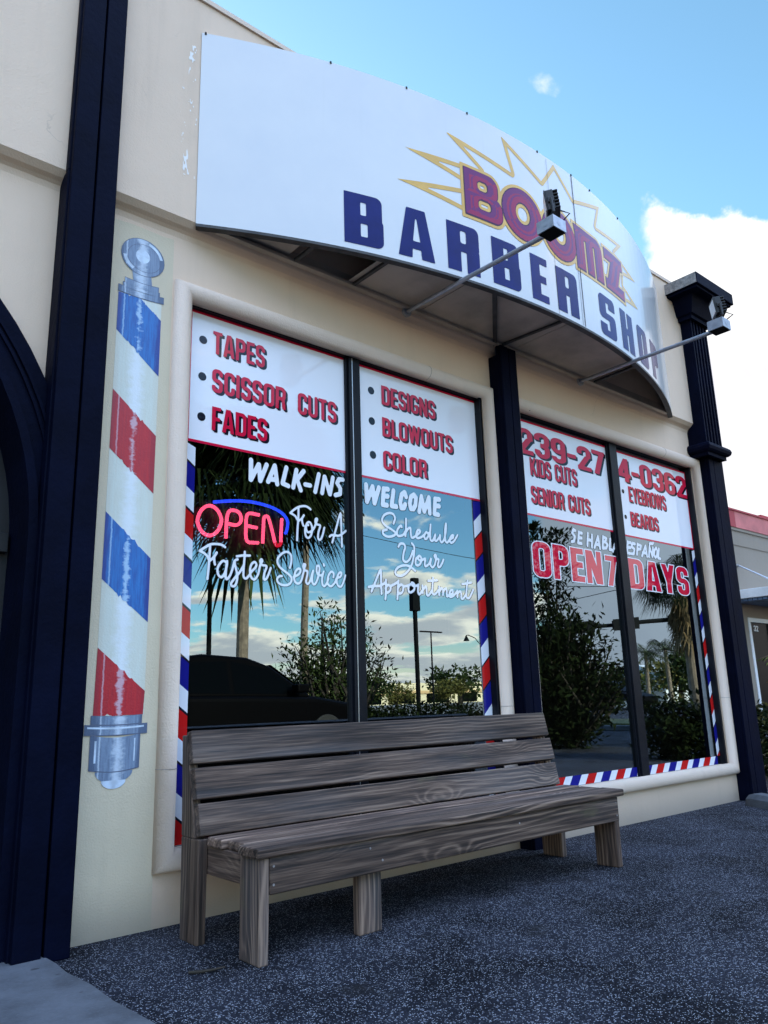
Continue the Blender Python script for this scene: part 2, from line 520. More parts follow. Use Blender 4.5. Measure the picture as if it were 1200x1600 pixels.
# ------------------------------------------------------------------ mesh helpers
class MB:
    def __init__(self):
        self.v, self.f, self.m = [], [], []

    def face(self, pts, mi=0):
        i = len(self.v)
        self.v.extend([tuple(p) for p in pts])
        self.f.append(tuple(range(i, i + len(pts))))
        self.m.append(mi)

    def box(self, x0, x1, y0, y1, z0, z1, mi=0, mat=None):
        i = len(self.v)
        vs = [(x0, y0, z0), (x1, y0, z0), (x1, y1, z0), (x0, y1, z0), (x0, y0, z1), (x1, y0, z1), (x1, y1, z1), (x0, y1, z1)]
        if mat is not None:
            vs = [tuple(mat @ Vector(q)) for q in vs]
        self.v.extend(vs)
        for q in ((0, 3, 2, 1), (4, 5, 6, 7), (0, 1, 5, 4), (1, 2, 6, 5), (2, 3, 7, 6), (3, 0, 4, 7)):
            self.f.append(tuple(i + k for k in q))
            self.m.append(mi)

    def hexa(self, bot, topp, mi=0):
        """bot/topp: matching loops of points (counter-clockwise from above)"""
        n = len(bot)
        i = len(self.v)
        self.v.extend([tuple(p) for p in bot] + [tuple(p) for p in topp])
        self.f.append(tuple(i + k for k in reversed(range(n))))
        self.m.append(mi)
        self.f.append(tuple(i + n + k for k in range(n)))
        self.m.append(mi)
        for k in range(n):
            a, b = k, (k + 1) % n
            self.f.append((i + a, i + b, i + n + b, i + n + a))
            self.m.append(mi)

    def prism_x(self, prof, x0, x1, mi=0):
        """profile of (y,z) points extruded along x"""
        self.hexa([(x0, y, z) for y, z in prof], [(x1, y, z) for y, z in prof], mi)

    def tube(self, path, r, n=10, mi=0, cap=True, closed=False):
        pts = [Vector(p) for p in path]
        rr = r if hasattr(r, '__len__') else [r] * len(pts)
        base = len(self.v)
        prev = None
        L = len(pts)
        for k, p in enumerate(pts):
            if closed:
                t = pts[(k + 1) % L] - pts[k - 1]
            else:
                t = pts[min(k + 1, L - 1)] - pts[max(k - 1, 0)]
            t = t.normalized() if t.length > 1e-9 else Vector((0, 0, 1))
            if prev is None:
                a = Vector((0, 0, 1)) if abs(t.z) < 0.9 else Vector((1, 0, 0))
                u = t.cross(a).normalized()
            else:
                u = (prev - t * prev.dot(t))
                u = u.normalized() if u.length > 1e-6 else t.orthogonal().normalized()
            prev = u
            w = t.cross(u)
            for j in range(n):
                an = 2 * math.pi * j / n
                self.v.append(tuple(p + (u * math.cos(an) + w * math.sin(an)) * rr[k]))
        for k in range(L if closed else L - 1):
            k2 = (k + 1) % L
            for j in range(n):
                j2 = (j + 1) % n
                self.f.append((base + k * n + j, base + k * n + j2, base + k2 * n + j2, base + k2 * n + j))
                self.m.append(mi)
        if cap and not closed:
            self.f.append(tuple(base + j for j in reversed(range(n))))
            self.m.append(mi)
            self.f.append(tuple(base + (L - 1) * n + j for j in range(n)))
            self.m.append(mi)

    def leaf(self, p, d, up, ln, wd, mi=0):
        d = Vector(d).normalized()
        s = d.cross(Vector(up))
        s = s.normalized() if s.length > 1e-5 else d.orthogonal().normalized()
        p = Vector(p)
        nrm = s.cross(d)
        self.face([p, p + d * ln * 0.45 + s * wd / 2 + nrm * wd * 0.15, p + d * ln, p + d * ln * 0.45 - s * wd / 2 + nrm * wd * 0.15], mi)

    def build(self, name, mats, parent=None, origin=None, smooth=False, bevel=0.0, label=None):
        me = bpy.data.meshes.new(name)
        o = Vector(origin) if origin is not None else Vector((0, 0, 0))
        vs = [(x - o.x, y - o.y, z - o.z) for x, y, z in self.v]
        me.from_pydata(vs, [], self.f)
        mats = mats if isinstance(mats, (list, tuple)) else [mats]
        for q in mats:
            me.materials.append(q)
        if len(mats) > 1:
            me.polygons.foreach_set('material_index', self.m)
        if smooth:
            me.polygons.foreach_set('use_smooth', [True] * len(me.polygons))
        me.update()
        ob = bpy.data.objects.new(name, me)
        col.objects.link(ob)
        if parent is not None:
            ob.parent = parent
            pw = world_loc(parent)
            ob.location = o - pw
        else:
            ob.location = o
        if bevel:
            md = ob.modifiers.new('edge', 'BEVEL')
            md.width = bevel
            md.segments = 2
            md.limit_method = 'ANGLE'
        if label:
            ob['label'] = label
        return ob


def world_loc(o):
    p = Vector(o.location)
    while o.parent is not None:
        o = o.parent
        p = p + Vector(o.location)
    return p


def thing(name, label, cat, loc=(0, 0, 0), group=None):
    o = bpy.data.objects.new(name, None)
    col.objects.link(o)
    o.location = loc
    o['label'] = label
    o['category'] = cat
    if group:
        o['group'] = group
    return o


def tag(o, label, cat, group=None):
    o['label'] = label
    o['category'] = cat
    if group:
        o['group'] = group
    return o


# ------------------------------------------------------------------ lettering: implicit outlines turned into flat polygons
def bxs(X, Y, x0, y0, x1, y1):
    return np.maximum(np.maximum(x0 - X, X - x1), np.maximum(y0 - Y, Y - y1))


def rbs(X, Y, x0, y0, x1, y1, r):
    r = min(r, (x1 - x0) / 2 - 1e-6, (y1 - y0) / 2 - 1e-6)
    r = max(r, 1e-6)
    qx = np.abs(X - (x0 + x1) / 2) - (x1 - x0) / 2 + r
    qy = np.abs(Y - (y0 + y1) / 2) - (y1 - y0) / 2 + r
    return np.minimum(np.maximum(qx, qy), 0) + np.hypot(np.maximum(qx, 0), np.maximum(qy, 0)) - r


def poly(X, Y, pts):
    """convex polygon, any winding"""
    a = sum(pts[k][0] * pts[(k + 1) % len(pts)][1] - pts[(k + 1) % len(pts)][0] * pts[k][1] for k in range(len(pts)))
    if a < 0:
        pts = pts[::-1]
    d = None
    for k in range(len(pts)):
        (ax, ay), (bx_, by_) = pts[k], pts[(k + 1) % len(pts)]
        ex, ey = bx_ - ax, by_ - ay
        L = math.hypot(ex, ey)
        if L < 1e-9:
            continue
        s = ((X - ax) * ey - (Y - ay) * ex) / L
        d = s if d is None else np.maximum(d, s)
    return d


def par(X, Y, p, q, t):
    return poly(X, Y, [(p[0] - t / 2, p[1]), (p[0] + t / 2, p[1]), (q[0] + t / 2, q[1]), (q[0] - t / 2, q[1])])


U_ = np.minimum


def mn(*a):
    r = a[0]
    for q in a[1:]:
        r = np.minimum(r, q)
    return r


def cut(a, *b):
    for q in b:
        a = np.maximum(a, -q)
    return a


GW = {'I': None, 'M': 0.66, 'W': 0.74, 'T': 0.42, 'L': 0.38, 'E': 0.39, 'F': 0.38, '-': 0.30, ' ': 0.26, 'A': 0.52, 'Y': 0.48, 'K': 0.50, 'N': 0.50,
      'O': 0.50, 'C': 0.46, 'D': 0.48, 'S': 0.45, 'P': 0.46, 'R': 0.48, 'B': 0.48, '4': 0.52, '7': 0.46}


def gwidth(ch, t, k=1.0):
    w = GW.get(ch, 0.48)
    return t if w is None else w * k


def glyph(ch, X, Y, w, t, b, r=0.2):
    h2 = b / 2
    ri = max(r - t * 0.75, 0.02)
    ring = lambda x0, y0, x1, y1: cut(rbs(X, Y, x0, y0, x1, y1, r), rbs(X, Y, x0 + t, y0 + b, x1 - t, y1 - b, ri))
    Rb = lambda y0, y1, x1=w: np.maximum(rbs(X, Y, -w, y0, x1, y1, r), -X)
    if ch == 'A':
        aw = t * 1.35
        inner = poly(X, Y, [(t * 1.05, -0.02), (w - t * 1.05, -0.02), (w / 2 + 0.004, 0.84), (w / 2 - 0.004, 0.84)])
        bar = bxs(X, Y, -1, 0.19, 2, 0.19 + b * 0.9)
        return cut(poly(X, Y, [(0, 0), (w, 0), (w / 2 + aw / 2, 1), (w / 2 - aw / 2, 1)]), cut(inner, bar))
    if ch in 'BPRD':
        if ch == 'D':
            return cut(Rb(0, 1), np.maximum(rbs(X, Y, -w, b, w - t, 1 - b, ri), t - X))
        if ch == 'B':
            o = U_(Rb(0, 0.5 + h2), Rb(0.5 - h2, 1, w * 0.97))
            return cut(o, np.maximum(rbs(X, Y, -w, b, w - t, 0.5 - h2, ri), t - X), np.maximum(rbs(X, Y, -w, 0.5 + h2, w * 0.97 - t, 1 - b, ri), t - X))
        lo = 0.40
        o = U_(Rb(lo, 1), bxs(X, Y, 0, 0, t, 1))
        o = cut(o, np.maximum(rbs(X, Y, -w, lo + b, w - t, 1 - b, ri), t - X))
        if ch == 'R':
            o = U_(o, par(X, Y, (w - t * 0.5, 0), (w - t * 0.85, lo + b * 0.6), t))
        return o
    if ch == 'C':
        return cut(ring(0, 0, w, 1), bxs(X, Y, w - t - 0.02, 0.36, w + 1, 0.64))
    if ch == 'G':
        return U_(cut(ring(0, 0, w, 1), bxs(X, Y, w - t - 0.02, 0.48, w + 1, 0.66)), bxs(X, Y, w * 0.52, 0.36, w, 0.36 + b * 0.9))
    if ch in 'O0':
        return ring(0, 0, w, 1)
    if ch == 'E':
        return mn(bxs(X, Y, 0, 0, t, 1), bxs(X, Y, 0, 0, w, b), bxs(X, Y, 0, 1 - b, w, 1), bxs(X, Y, 0, 0.5 - h2, w * 0.9, 0.5 + h2))
    if ch == 'F':
        return mn(bxs(X, Y, 0, 0, t, 1), bxs(X, Y, 0, 1 - b, w, 1), bxs(X, Y, 0, 0.48 - h2, w * 0.9, 0.48 + h2))
    if ch == 'H':
        return mn(bxs(X, Y, 0, 0, t, 1), bxs(X, Y, w - t, 0, w, 1), bxs(X, Y, 0, 0.5 - h2, w, 0.5 + h2))
    if ch == 'I':
        return bxs(X, Y, 0, 0, w, 1)
    if ch == 'L':
        return mn(bxs(X, Y, 0, 0, t, 1), bxs(X, Y, 0, 0, w, b))
    if ch == 'T':
        return mn(bxs(X, Y, w / 2 - t / 2, 0, w / 2 + t / 2, 1), bxs(X, Y, 0, 1 - b, w, 1))
    if ch == 'U':
        return cut(np.maximum(rbs(X, Y, 0, 0, w, 2, r), Y - 1), np.maximum(rbs(X, Y, t, b, w - t, 3, ri), Y - 2))
    if ch == 'K':
        return mn(bxs(X, Y, 0, 0, t, 1), np.maximum(par(X, Y, (t * 0.6, 0.28), (w - t * 0.55, 1), t * 1.1), -Y), par(X, Y, (w - t * 0.5, 0), (t * 1.15, 0.66), t * 1.1))
    if ch == 'N':
        return mn(bxs(X, Y, 0, 0, t * 0.92, 1), bxs(X, Y, w - t * 0.92, 0, w, 1), par(X, Y, (w - t * 0.62, 0), (t * 0.62, 1), t * 1.2))
    if ch == 'M':
        return mn(bxs(X, Y, 0, 0, t, 1), bxs(X, Y, w - t, 0, w, 1), par(X, Y, (w / 2, 0.1), (t * 0.6, 1), t * 0.9), par(X, Y, (w / 2, 0.1), (w - t * 0.6, 1), t * 0.9))
    if ch == 'W':
        q = w * 0.28
        tt = t * 0.95
        return mn(par(X, Y, (q, 0), (tt / 2, 1), tt), par(X, Y, (q, 0), (w / 2, 1), tt), par(X, Y, (w - q, 0), (w / 2, 1), tt), par(X, Y, (w - q, 0), (w - tt / 2, 1), tt))
    if ch == 'Y':
        return mn(bxs(X, Y, w / 2 - t / 2, 0, w / 2 + t / 2, 0.46), par(X, Y, (w / 2, 0.38), (t * 0.5, 1), t), par(X, Y, (w / 2, 0.38), (w - t * 0.5, 1), t))
    if ch == 'S':
        a = cut(ring(0, 0.5 - h2, w, 1), bxs(X, Y, w / 2, 0.5 - h2 - 0.1, w + 1, 0.5 + h2), bxs(X, Y, w - t - 0.02, 0.4, w + 1, 0.70))
        c = cut(ring(0, 0, w, 0.5 + h2), bxs(X, Y, -1, 0.5 - h2, w / 2, 0.5 + h2 + 0.1), bxs(X, Y, -1, 0.30, t + 0.02, 0.6))
        return U_(a, c)
    if ch == '3':
        o = U_(ring(0, 0, w, 0.5 + h2), ring(0, 0.5 - h2, w, 1))
        return cut(o, bxs(X, Y, -1, 0.31, t + 0.02, 0.69), bxs(X, Y, -1, 0.4, w * 0.34, 0.6))
    if ch == '2':
        tp = np.maximum(ring(0, 0.38, w, 1), 0.66 - Y)
        rt = np.maximum(ring(0, 0.38, w, 1), np.maximum(w / 2 - X, 0.55 - Y))
        return mn(tp, rt, np.maximum(par(X, Y, (t * 0.62, b * 0.8), (w - t * 0.66, 0.60), t * 1.15), -Y), bxs(X, Y, 0, 0, w, b))
    if ch in '96':
        if ch == '6':
            X, Y = w - X, 1 - Y
        rg = lambda x0, y0, x1, y1: cut(rbs(X, Y, x0, y0, x1, y1, r), rbs(X, Y, x0 + t, y0 + b, x1 - t, y1 - b, ri))
        low = np.maximum(rg(0, 0, w, 0.9), Y - 0.5)
        low = cut(low, bxs(X, Y, -1, 0.24, t + 0.02, 0.6))
        return mn(rg(0, 0.37, w, 1), low, bxs(X, Y, w - t, 0.3, w, 0.7))
    if ch == '7':
        return mn(bxs(X, Y, 0, 1 - b, w, 1), par(X, Y, (w * 0.30, 0), (w - t * 0.55, 1 - b * 0.3), t * 1.1))
    if ch == '4':
        return mn(bxs(X, Y, w - t * 1.45, 0, w - t * 0.45, 1), bxs(X, Y, 0, 0.20, w, 0.20 + b), poly(X, Y, [(0, 0.20), (t * 1.05, 0.20), (w - t * 0.9, 0.9), (w - t * 0.9, 1), (w - t * 1.45, 1), (0, 0.34)]))
    if ch == '-':
        return bxs(X, Y, 0, 0.36, w, 0.36 + b)
    return np.full_like(X, 9.0)


def field_faces(mb, S, xs, ys, place, mi=0, mfun=None, run=10):
    """flat polygons covering S<0 on the grid; place(u,v)->3-D point"""
    ny, nx = S.shape
    ins = S < 0
    for j in range(ny - 1):
        i = 0
        while i < nx - 1:
            c = (ins[j, i], ins[j, i + 1], ins[j + 1, i + 1], ins[j + 1, i])
            if all(c):
                k = i
                mm = mfun(j, i) if mfun else mi
                while k + 1 < nx - 1 and k - i < run and ins[j, k + 2] and ins[j + 1, k + 2] and (mfun is None or mfun(j, k + 1) == mm):
                    k += 1
                mb.face([place(xs[i], ys[j]), place(xs[k + 1], ys[j]), place(xs[k + 1], ys[j + 1]), place(xs[i], ys[j + 1])], mm)
                i = k + 1
                continue
            if any(c):
                P = [(xs[i], ys[j], S[j, i]), (xs[i + 1], ys[j], S[j, i + 1]), (xs[i + 1], ys[j + 1], S[j + 1, i + 1]), (xs[i], ys[j + 1], S[j + 1, i])]
                o = []
                for q in range(4):
                    a, b = P[q], P[(q + 1) % 4]
                    if a[2] < 0:
                        o.append((a[0], a[1]))
                    if (a[2] < 0) != (b[2] < 0):
                        t = a[2] / (a[2] - b[2])
                        o.append((a[0] + t * (b[0] - a[0]), a[1] + t * (b[1] - a[1])))
                if len(o) >= 3:
                    mb.face([place(*q) for q in o], mfun(j, i) if mfun else mi)
            i += 1


def text_fields(s, x0, x1, z0, z1, t, b, k=1.0, gap=0.07, r=0.2, cell=0.005, pad=0.0):
    """yield (S, xs, ys) per letter fitted in the rectangle; S in metres-like units"""
    ws = [gwidth(c, t, k) for c in s]
    tot = sum(ws) + gap * (len(s) - 1)
    H = z1 - z0
    sx = (x1 - x0) / tot
    x = x0
    for c, w in zip(s, ws):
        if c != ' ':
            n1 = max(int((w * sx + 2 * pad) / cell) + 3, 6)
            n2 = int((H + 2 * pad) / cell) + 3
            xs = np.linspace(x - pad - cell, x + w * sx + pad + cell, n1)
            ys = np.linspace(z0 - pad - cell, z1 + pad + cell, n2)
            X, Y = np.meshgrid((xs - x) / sx, (ys - z0) / H)
            yield glyph(c, X, Y, w, t, b, r) * min(sx, H), xs, ys
        x += (w + gap) * sx


def stroke_field(strokes, r, cell=0.004, smooth=True):
    segs = []
    for st in strokes:
        p = [(a / 1000.0, b / 1000.0) for a, b in st]
        if smooth and len(p) > 2:
            q = []
            for i in range(len(p) - 1):
                a, b, c, d = p[max(i - 1, 0)], p[i], p[i + 1], p[min(i + 2, len(p) - 1)]
                for s in np.linspace(0, 1, 5)[:-1]:
                    q.append(tuple(0.5 * (2 * b[m] + (c[m] - a[m]) * s + (2 * a[m] - 5 * b[m] + 4 * c[m] - d[m]) * s * s + (3 * b[m] - a[m] - 3 * c[m] + d[m]) * s ** 3) for m in (0, 1)))
            q.append(p[-1])
            p = q
        segs += [(p[i], p[i + 1]) for i in range(len(p) - 1)]
    ax = np.array([q for s in segs for q in s])
    x0, z0 = ax.min(0) - r - 2 * cell
    x1, z1 = ax.max(0) + r + 2 * cell
    xs = np.arange(x0, x1, cell)
    ys = np.arange(z0, z1, cell)
    X, Y = np.meshgrid(xs, ys)
    S = np.full(X.shape, 9.0)
    for (a, b) in segs:
        lx0, lx1 = min(a[0], b[0]) - r - 3 * cell, max(a[0], b[0]) + r + 3 * cell
        ly0, ly1 = min(a[1], b[1]) - r - 3 * cell, max(a[1], b[1]) + r + 3 * cell
        i0, i1 = np.searchsorted(xs, [lx0, lx1])
        j0, j1 = np.searchsorted(ys, [ly0, ly1])
        if i1 <= i0 or j1 <= j0:
            continue
        xx, yy = X[j0:j1, i0:i1], Y[j0:j1, i0:i1]
        ex, ey = b[0] - a[0], b[1] - a[1]
        L = ex * ex + ey * ey + 1e-12
        tt = np.clip(((xx - a[0]) * ex + (yy - a[1]) * ey) / L, 0, 1)
        S[j0:j1, i0:i1] = np.minimum(S[j0:j1, i0:i1], np.hypot(xx - a[0] - tt * ex, yy - a[1] - tt * ey) - r)
    return S, xs, ys

STROKES = {
 'script_left': [[(1668,1564),(1694,1583),(1724,1601),(1756,1606),(1781,1605),(1801,1596)],[(1668,1564),(1690,1556),(1708,1542),(1715,1528)],[(1721,1592),(1719,1541),(1716,1487),(1711,1435)],[(1718,1520),(1735,1534),(1748,1550),(1757,1565)],[(1744,1545),(1745,1523),(1749,1507)],[(1812,1519),(1794,1529),(1776,1515),(1763,1488),(1768,1459),(1784,1449),(1800,1466),(1812,1508),(1813,1529)],[(1813,1529),(1808,1487),(1807,1450),(1816,1443),(1832,1465),(1845,1503),(1853,1533),(1870,1543)],[(1853,1533),(1859,1504),(1869,1468),(1867,1435),(1856,1413),(1840,1412),(1837,1424),(1855,1450),(1882,1481),(1901,1512)],[(1909,1584),(1907,1546),(1903,1496),(1904,1462),(1916,1453),(1932,1467),(1949,1491),(1968,1510),(1975,1527),(1965,1539),(1948,1527),(1939,1499),(1944,1466),(1959,1452),(1973,1459),(1987,1486),(1996,1525),(2008,1547),(2003,1556),(1996,1546),(2006,1528),(2033,1524),(2021,1489),(2017,1459),(2031,1460),(2046,1487),(2057,1517)],[(1865,1557),(1900,1565),(1938,1568)],[(2170,1527),(2179,1555),(2179,1590),(2165,1606),(2142,1607),(2116,1591),(2098,1567),(2100,1540),(2125,1516),(2161,1496),(2181,1475),(2174,1451),(2152,1438),(2121,1438),(2099,1450),(2096,1468),(2112,1481),(2123,1482)],[(2194,1484),(2224,1498),(2236,1518),(2229,1529),(2210,1519),(2197,1488),(2201,1461),(2219,1451),(2238,1464),(2252,1504),(2261,1536),(2266,1552),(2257,1555),(2252,1542),(2261,1524),(2280,1518),(2273,1482),(2270,1463),(2282,1454),(2296,1472),(2308,1508),(2315,1525),(2308,1489),(2310,1462),(2324,1455),(2341,1480),(2351,1512),(2356,1544),(2349,1555),(2339,1550),(2337,1526),(2346,1508),(2365,1505),(2377,1514)],[(2382,1526),(2372,1490),(2374,1459),(2386,1450),(2403,1469),(2413,1493)],[(2383,1566),(2385,1558)],[(2445,1502),(2448,1520),(2433,1531),(2414,1509),(2406,1477),(2413,1458),(2432,1453),(2457,1477),(2467,1498),(2492,1508),(2500,1528),(2488,1531),(2473,1510),(2467,1482),(2477,1458),(2496,1456),(2512,1481),(2525,1518)],[(2174,1815),(2197,1836),(2225,1854),(2258,1864),(2282,1862),(2301,1852)],[(2174,1815),(2202,1804),(2216,1786)],[(2225,1848),(2223,1795),(2218,1735),(2215,1676)],[(2225,1780),(2244,1794),(2258,1814)],[(2246,1794),(2248,1775),(2255,1758)],[(2286,1765),(2272,1762),(2265,1733),(2272,1702),(2290,1698),(2307,1722),(2310,1758),(2296,1781),(2279,1775),(2272,1750),(2281,1727),(2305,1734),(2324,1756),(2339,1790),(2344,1805),(2334,1804),(2332,1785),(2344,1775),(2363,1771),(2351,1735),(2348,1703),(2360,1694),(2375,1714),(2390,1764)],[(2441,1689),(2467,1765),(2499,1857),(2503,1791),(2506,1673)],[(2424,1719),(2441,1730),(2482,1730),(2512,1746),(2536,1765)]],
 'script_right': [[(2882,1848),(2895,1881),(2881,1904),(2848,1906),(2811,1887),(2796,1856),(2816,1831),(2859,1814),(2895,1796),(2880,1777),(2836,1766),(2804,1776),(2801,1796),(2830,1806)],[(2945,1836),(2938,1843),(2914,1821),(2906,1791),(2920,1779),(2954,1791),(2978,1823)],[(2981,1889),(2978,1834),(2972,1785)],[(2973,1805),(2993,1830),(3013,1838),(3014,1810),(3021,1782),(3045,1790),(3085,1818),(3089,1833),(3070,1831),(3057,1803),(3067,1784),(3099,1794),(3123,1811)],[(3155,1821),(3140,1828),(3123,1805),(3130,1785),(3150,1797),(3164,1827)],[(3179,1879),(3172,1828),(3173,1785),(3193,1784),(3215,1822),(3209,1792),(3221,1784),(3246,1808),(3256,1823),(3254,1797),(3265,1780),(3287,1800),(3307,1856),(3310,1902),(3299,1855),(3299,1796),(3314,1785),(3337,1806),(3367,1821),(3368,1837),(3351,1828),(3336,1803),(3348,1786),(3378,1805),(3406,1841)],[(2914,1716),(2929,1735),(2955,1737),(2966,1719),(2953,1684),(2947,1644),(2969,1632),(3000,1654),(3025,1702)],[(3020,1747),(3038,1726),(3031,1674),(3013,1622),(2981,1580),(2936,1551),(2895,1550),(2884,1569),(2908,1596),(2953,1611),(2998,1609),(3038,1587)],[(3069,1672),(3049,1659),(3044,1630),(3059,1620),(3082,1634),(3092,1663),(3077,1679),(3061,1666),(3083,1651),(3123,1666),(3117,1637),(3124,1621),(3153,1640),(3170,1671),(3164,1636),(3179,1620),(3200,1639),(3214,1681),(3211,1698),(3199,1691),(3210,1675),(3234,1671),(3224,1635),(3235,1625),(3256,1644),(3274,1675)],[(2705,1444),(2741,1511),(2775,1570),(2776,1508),(2777,1436)],[(2685,1467),(2720,1475),(2761,1478),(2797,1494),(2811,1506)],[(2812,1516),(2810,1462),(2804,1408)],[(2806,1467),(2825,1488),(2844,1481),(2841,1459),(2819,1444),(2811,1452)],[(2844,1484),(2875,1497),(2901,1512)],[(2905,1518),(2899,1469),(2893,1414)],[(2899,1474),(2922,1498),(2940,1488),(2935,1460),(2913,1445),(2899,1455)],[(2940,1488),(2962,1492),(2985,1499)],[(3008,1509),(2985,1497),(2980,1466),(2998,1459),(3025,1477),(3026,1508),(3008,1515),(3015,1499),(3056,1502)],[(3060,1508),(3054,1468),(3065,1452),(3089,1476)],[(3091,1504),(3092,1462)],[(3093,1476),(3114,1500),(3124,1490),(3123,1456),(3138,1451),(3167,1482)],[(3179,1557),(3172,1499),(3170,1465),(3189,1460),(3218,1485)],[(3139,1536),(3214,1545)],[(3228,1509),(3224,1457)],[(3225,1474),(3247,1501),(3258,1488),(3256,1459)],[(3257,1476),(3279,1501),(3290,1490),(3288,1455),(3309,1463),(3338,1476),(3340,1494),(3319,1489),(3309,1463),(3320,1452),(3350,1465),(3376,1490)],[(3381,1493),(3378,1455)],[(3379,1473),(3401,1492),(3413,1481),(3411,1452),(3428,1450),(3460,1484)],[(3474,1562),(3461,1502),(3458,1460),(3479,1456),(3502,1481),(3522,1512)],[(3426,1538),(3508,1553)]],
 'walk': [[(1937,2058),(1937,1955)],[(1937,1955),(1982,2042)],[(1983,2042),(1992,1958)],[(1992,1958),(2029,2049)],[(2038,1961),(2078,2053)],[(2078,2053),(2093,1957)],[(2053,1976),(2087,1979)],[(2149,2055),(2126,1968)],[(2126,1966),(2161,1958)],[(2212,2053),(2191,1955)],[(2258,2055),(2216,2002)],[(2216,2002),(2239,1947)],[(2268,1983),(2299,1983)],[(2357,2054),(2332,1953)],[(2395,2047),(2377,1953)],[(2396,2047),(2428,1955)],[(2451,2051),(2430,1955)],[(2519,2051),(2494,2050),(2479,2025),(2501,1999),(2499,1967),(2467,1955)]],
 'welcome': [[(2685,2048),(2688,1951)],[(2688,1951),(2732,2045)],[(2732,2045),(2743,1950)],[(2743,1950),(2779,2046)],[(2815,2045),(2804,1950)],[(2815,2045),(2847,2048)],[(2810,2003),(2843,2005)],[(2804,1950),(2836,1951)],[(2890,2046),(2872,1952)],[(2872,1952),(2908,1953)],[(2988,2024),(2978,2049),(2953,2032),(2940,1985),(2947,1950),(2967,1953),(2979,1976)],[(3052,2045),(3027,2030),(3015,1987),(3022,1956),(3043,1957),(3061,1985),(3067,2031),(3052,2045)],[(3089,1947),(3113,2045)],[(3113,2045),(3131,1955)],[(3131,1955),(3175,2047)],[(3175,2047),(3176,1950)],[(3227,2046),(3215,1951)],[(3227,2046),(3262,2048)],[(3222,2003),(3258,2005)],[(3215,1951),(3248,1950)]],
 'habla': [[(4636,2018),(4614,2023),(4598,1997),(4625,1972),(4611,1938),(4583,1931)],[(4679,2012),(4659,1929)],[(4678,2010),(4714,2008)],[(4669,1970),(4705,1970)],[(4660,1930),(4699,1929)],[(4789,2014),(4771,1922)],[(4840,2008),(4826,1917)],[(4782,1968),(4833,1966)],[(4859,1917),(4915,2006)],[(4915,2006),(4929,1916)],[(4877,1945),(4924,1942)],[(4983,2014),(4963,1926)],[(4983,2011),(5021,2004),(5006,1976),(4977,1972)],[(5006,1974),(5032,1956),(5008,1929),(4963,1923)],[(5074,2007),(5052,1923)],[(5052,1922),(5078,1922)],[(5094,1914),(5153,2006)],[(5153,2006),(5170,1915)],[(5114,1942),(5162,1938)],[(5313,2010),(5286,1918)],[(5312,2006),(5354,2006)],[(5301,1965),(5342,1966)],[(5286,1921),(5327,1919)],[(5412,2003),(5379,2005),(5359,1977),(5398,1960),(5380,1922),(5348,1919)],[(5449,2007),(5426,1921)],[(5449,2004),(5497,1998),(5485,1971),(5441,1964)],[(5496,1916),(5563,2003)],[(5563,2003),(5572,1919)],[(5512,1945),(5566,1944)],[(5599,1920),(5623,2005)],[(5623,2005),(5651,1925)],[(5651,1925),(5673,2000)],[(5627,2025),(5646,2036),(5666,2032),(5686,2041)],[(5723,2006),(5691,1981),(5678,1940),(5695,1923),(5721,1940),(5736,1982),(5723,2006)],[(5763,2000),(5735,1923)],[(5735,1923),(5769,1921)]],
 'neon_o': [[(1741,1804),(1784,1788),(1808,1738),(1787,1682),(1745,1656),(1703,1672),(1680,1721),(1700,1777),(1741,1804)]],
 'neon_p': [[(1834,1653),(1835,1709),(1838,1761),(1850,1791),(1874,1799),(1903,1792),(1917,1767),(1911,1740),(1887,1725),(1844,1727)]],
 'neon_e': [[(2021,1794),(1976,1797),(1956,1791),(1947,1771),(1945,1723),(1946,1670),(1959,1648),(1988,1648),(2018,1650)],[(1953,1730),(1977,1728),(2009,1726)]],
 'neon_n': [[(2043,1651),(2046,1726),(2049,1780),(2062,1794),(2077,1784),(2098,1724),(2116,1663),(2132,1648),(2150,1660),(2152,1703),(2157,1794)]],
 'neon_b': [[(1763,1825),(1854,1844),(1951,1856),(2051,1852),(2128,1836),(2176,1810),(2194,1776),(2186,1730),(2178,1717)]],
}

# ------------------------------------------------------------------ the ground
g = MB()
g.box(-900, 900, -900, 900, -0.6, 0.0)
gr = g.build('parking_lot', M['asphalt'])
gr['kind'] = 'structure'
# raised concrete walk in front of the arched doorway, with a broken edge
pad = [(-7.0, -0.012), (0.94, -0.012), (0.975, -0.02), (1.012, -0.03), (1.03, -0.09), (1.036, -0.22), (1.03, -0.34), (1.046, -0.52), (1.042, -0.70), (1.058, -0.95),
       (1.05, -1.3), (1.06, -1.8), (1.05, -2.6), (-7.0, -2.6)]
pad = pad[::-1]
g = MB()
g.hexa([(x, y, -0.1) for x, y in pad], [(x, y, 0.020) for x, y in pad])
sw = g.build('sidewalk', M['concrete'], bevel=0.006)
sw['kind'] = 'structure'

# ------------------------------------------------------------------ barber shop building
shop = thing('barber_shop', 'cream stucco storefront with navy pilasters and two lettered picture windows', 'building', (2.6, 0, 0))
XL, XR = -8.0, 6.72
ZL0, ZL1, ZT = 3.105, 3.180, 4.515
UY = -0.065
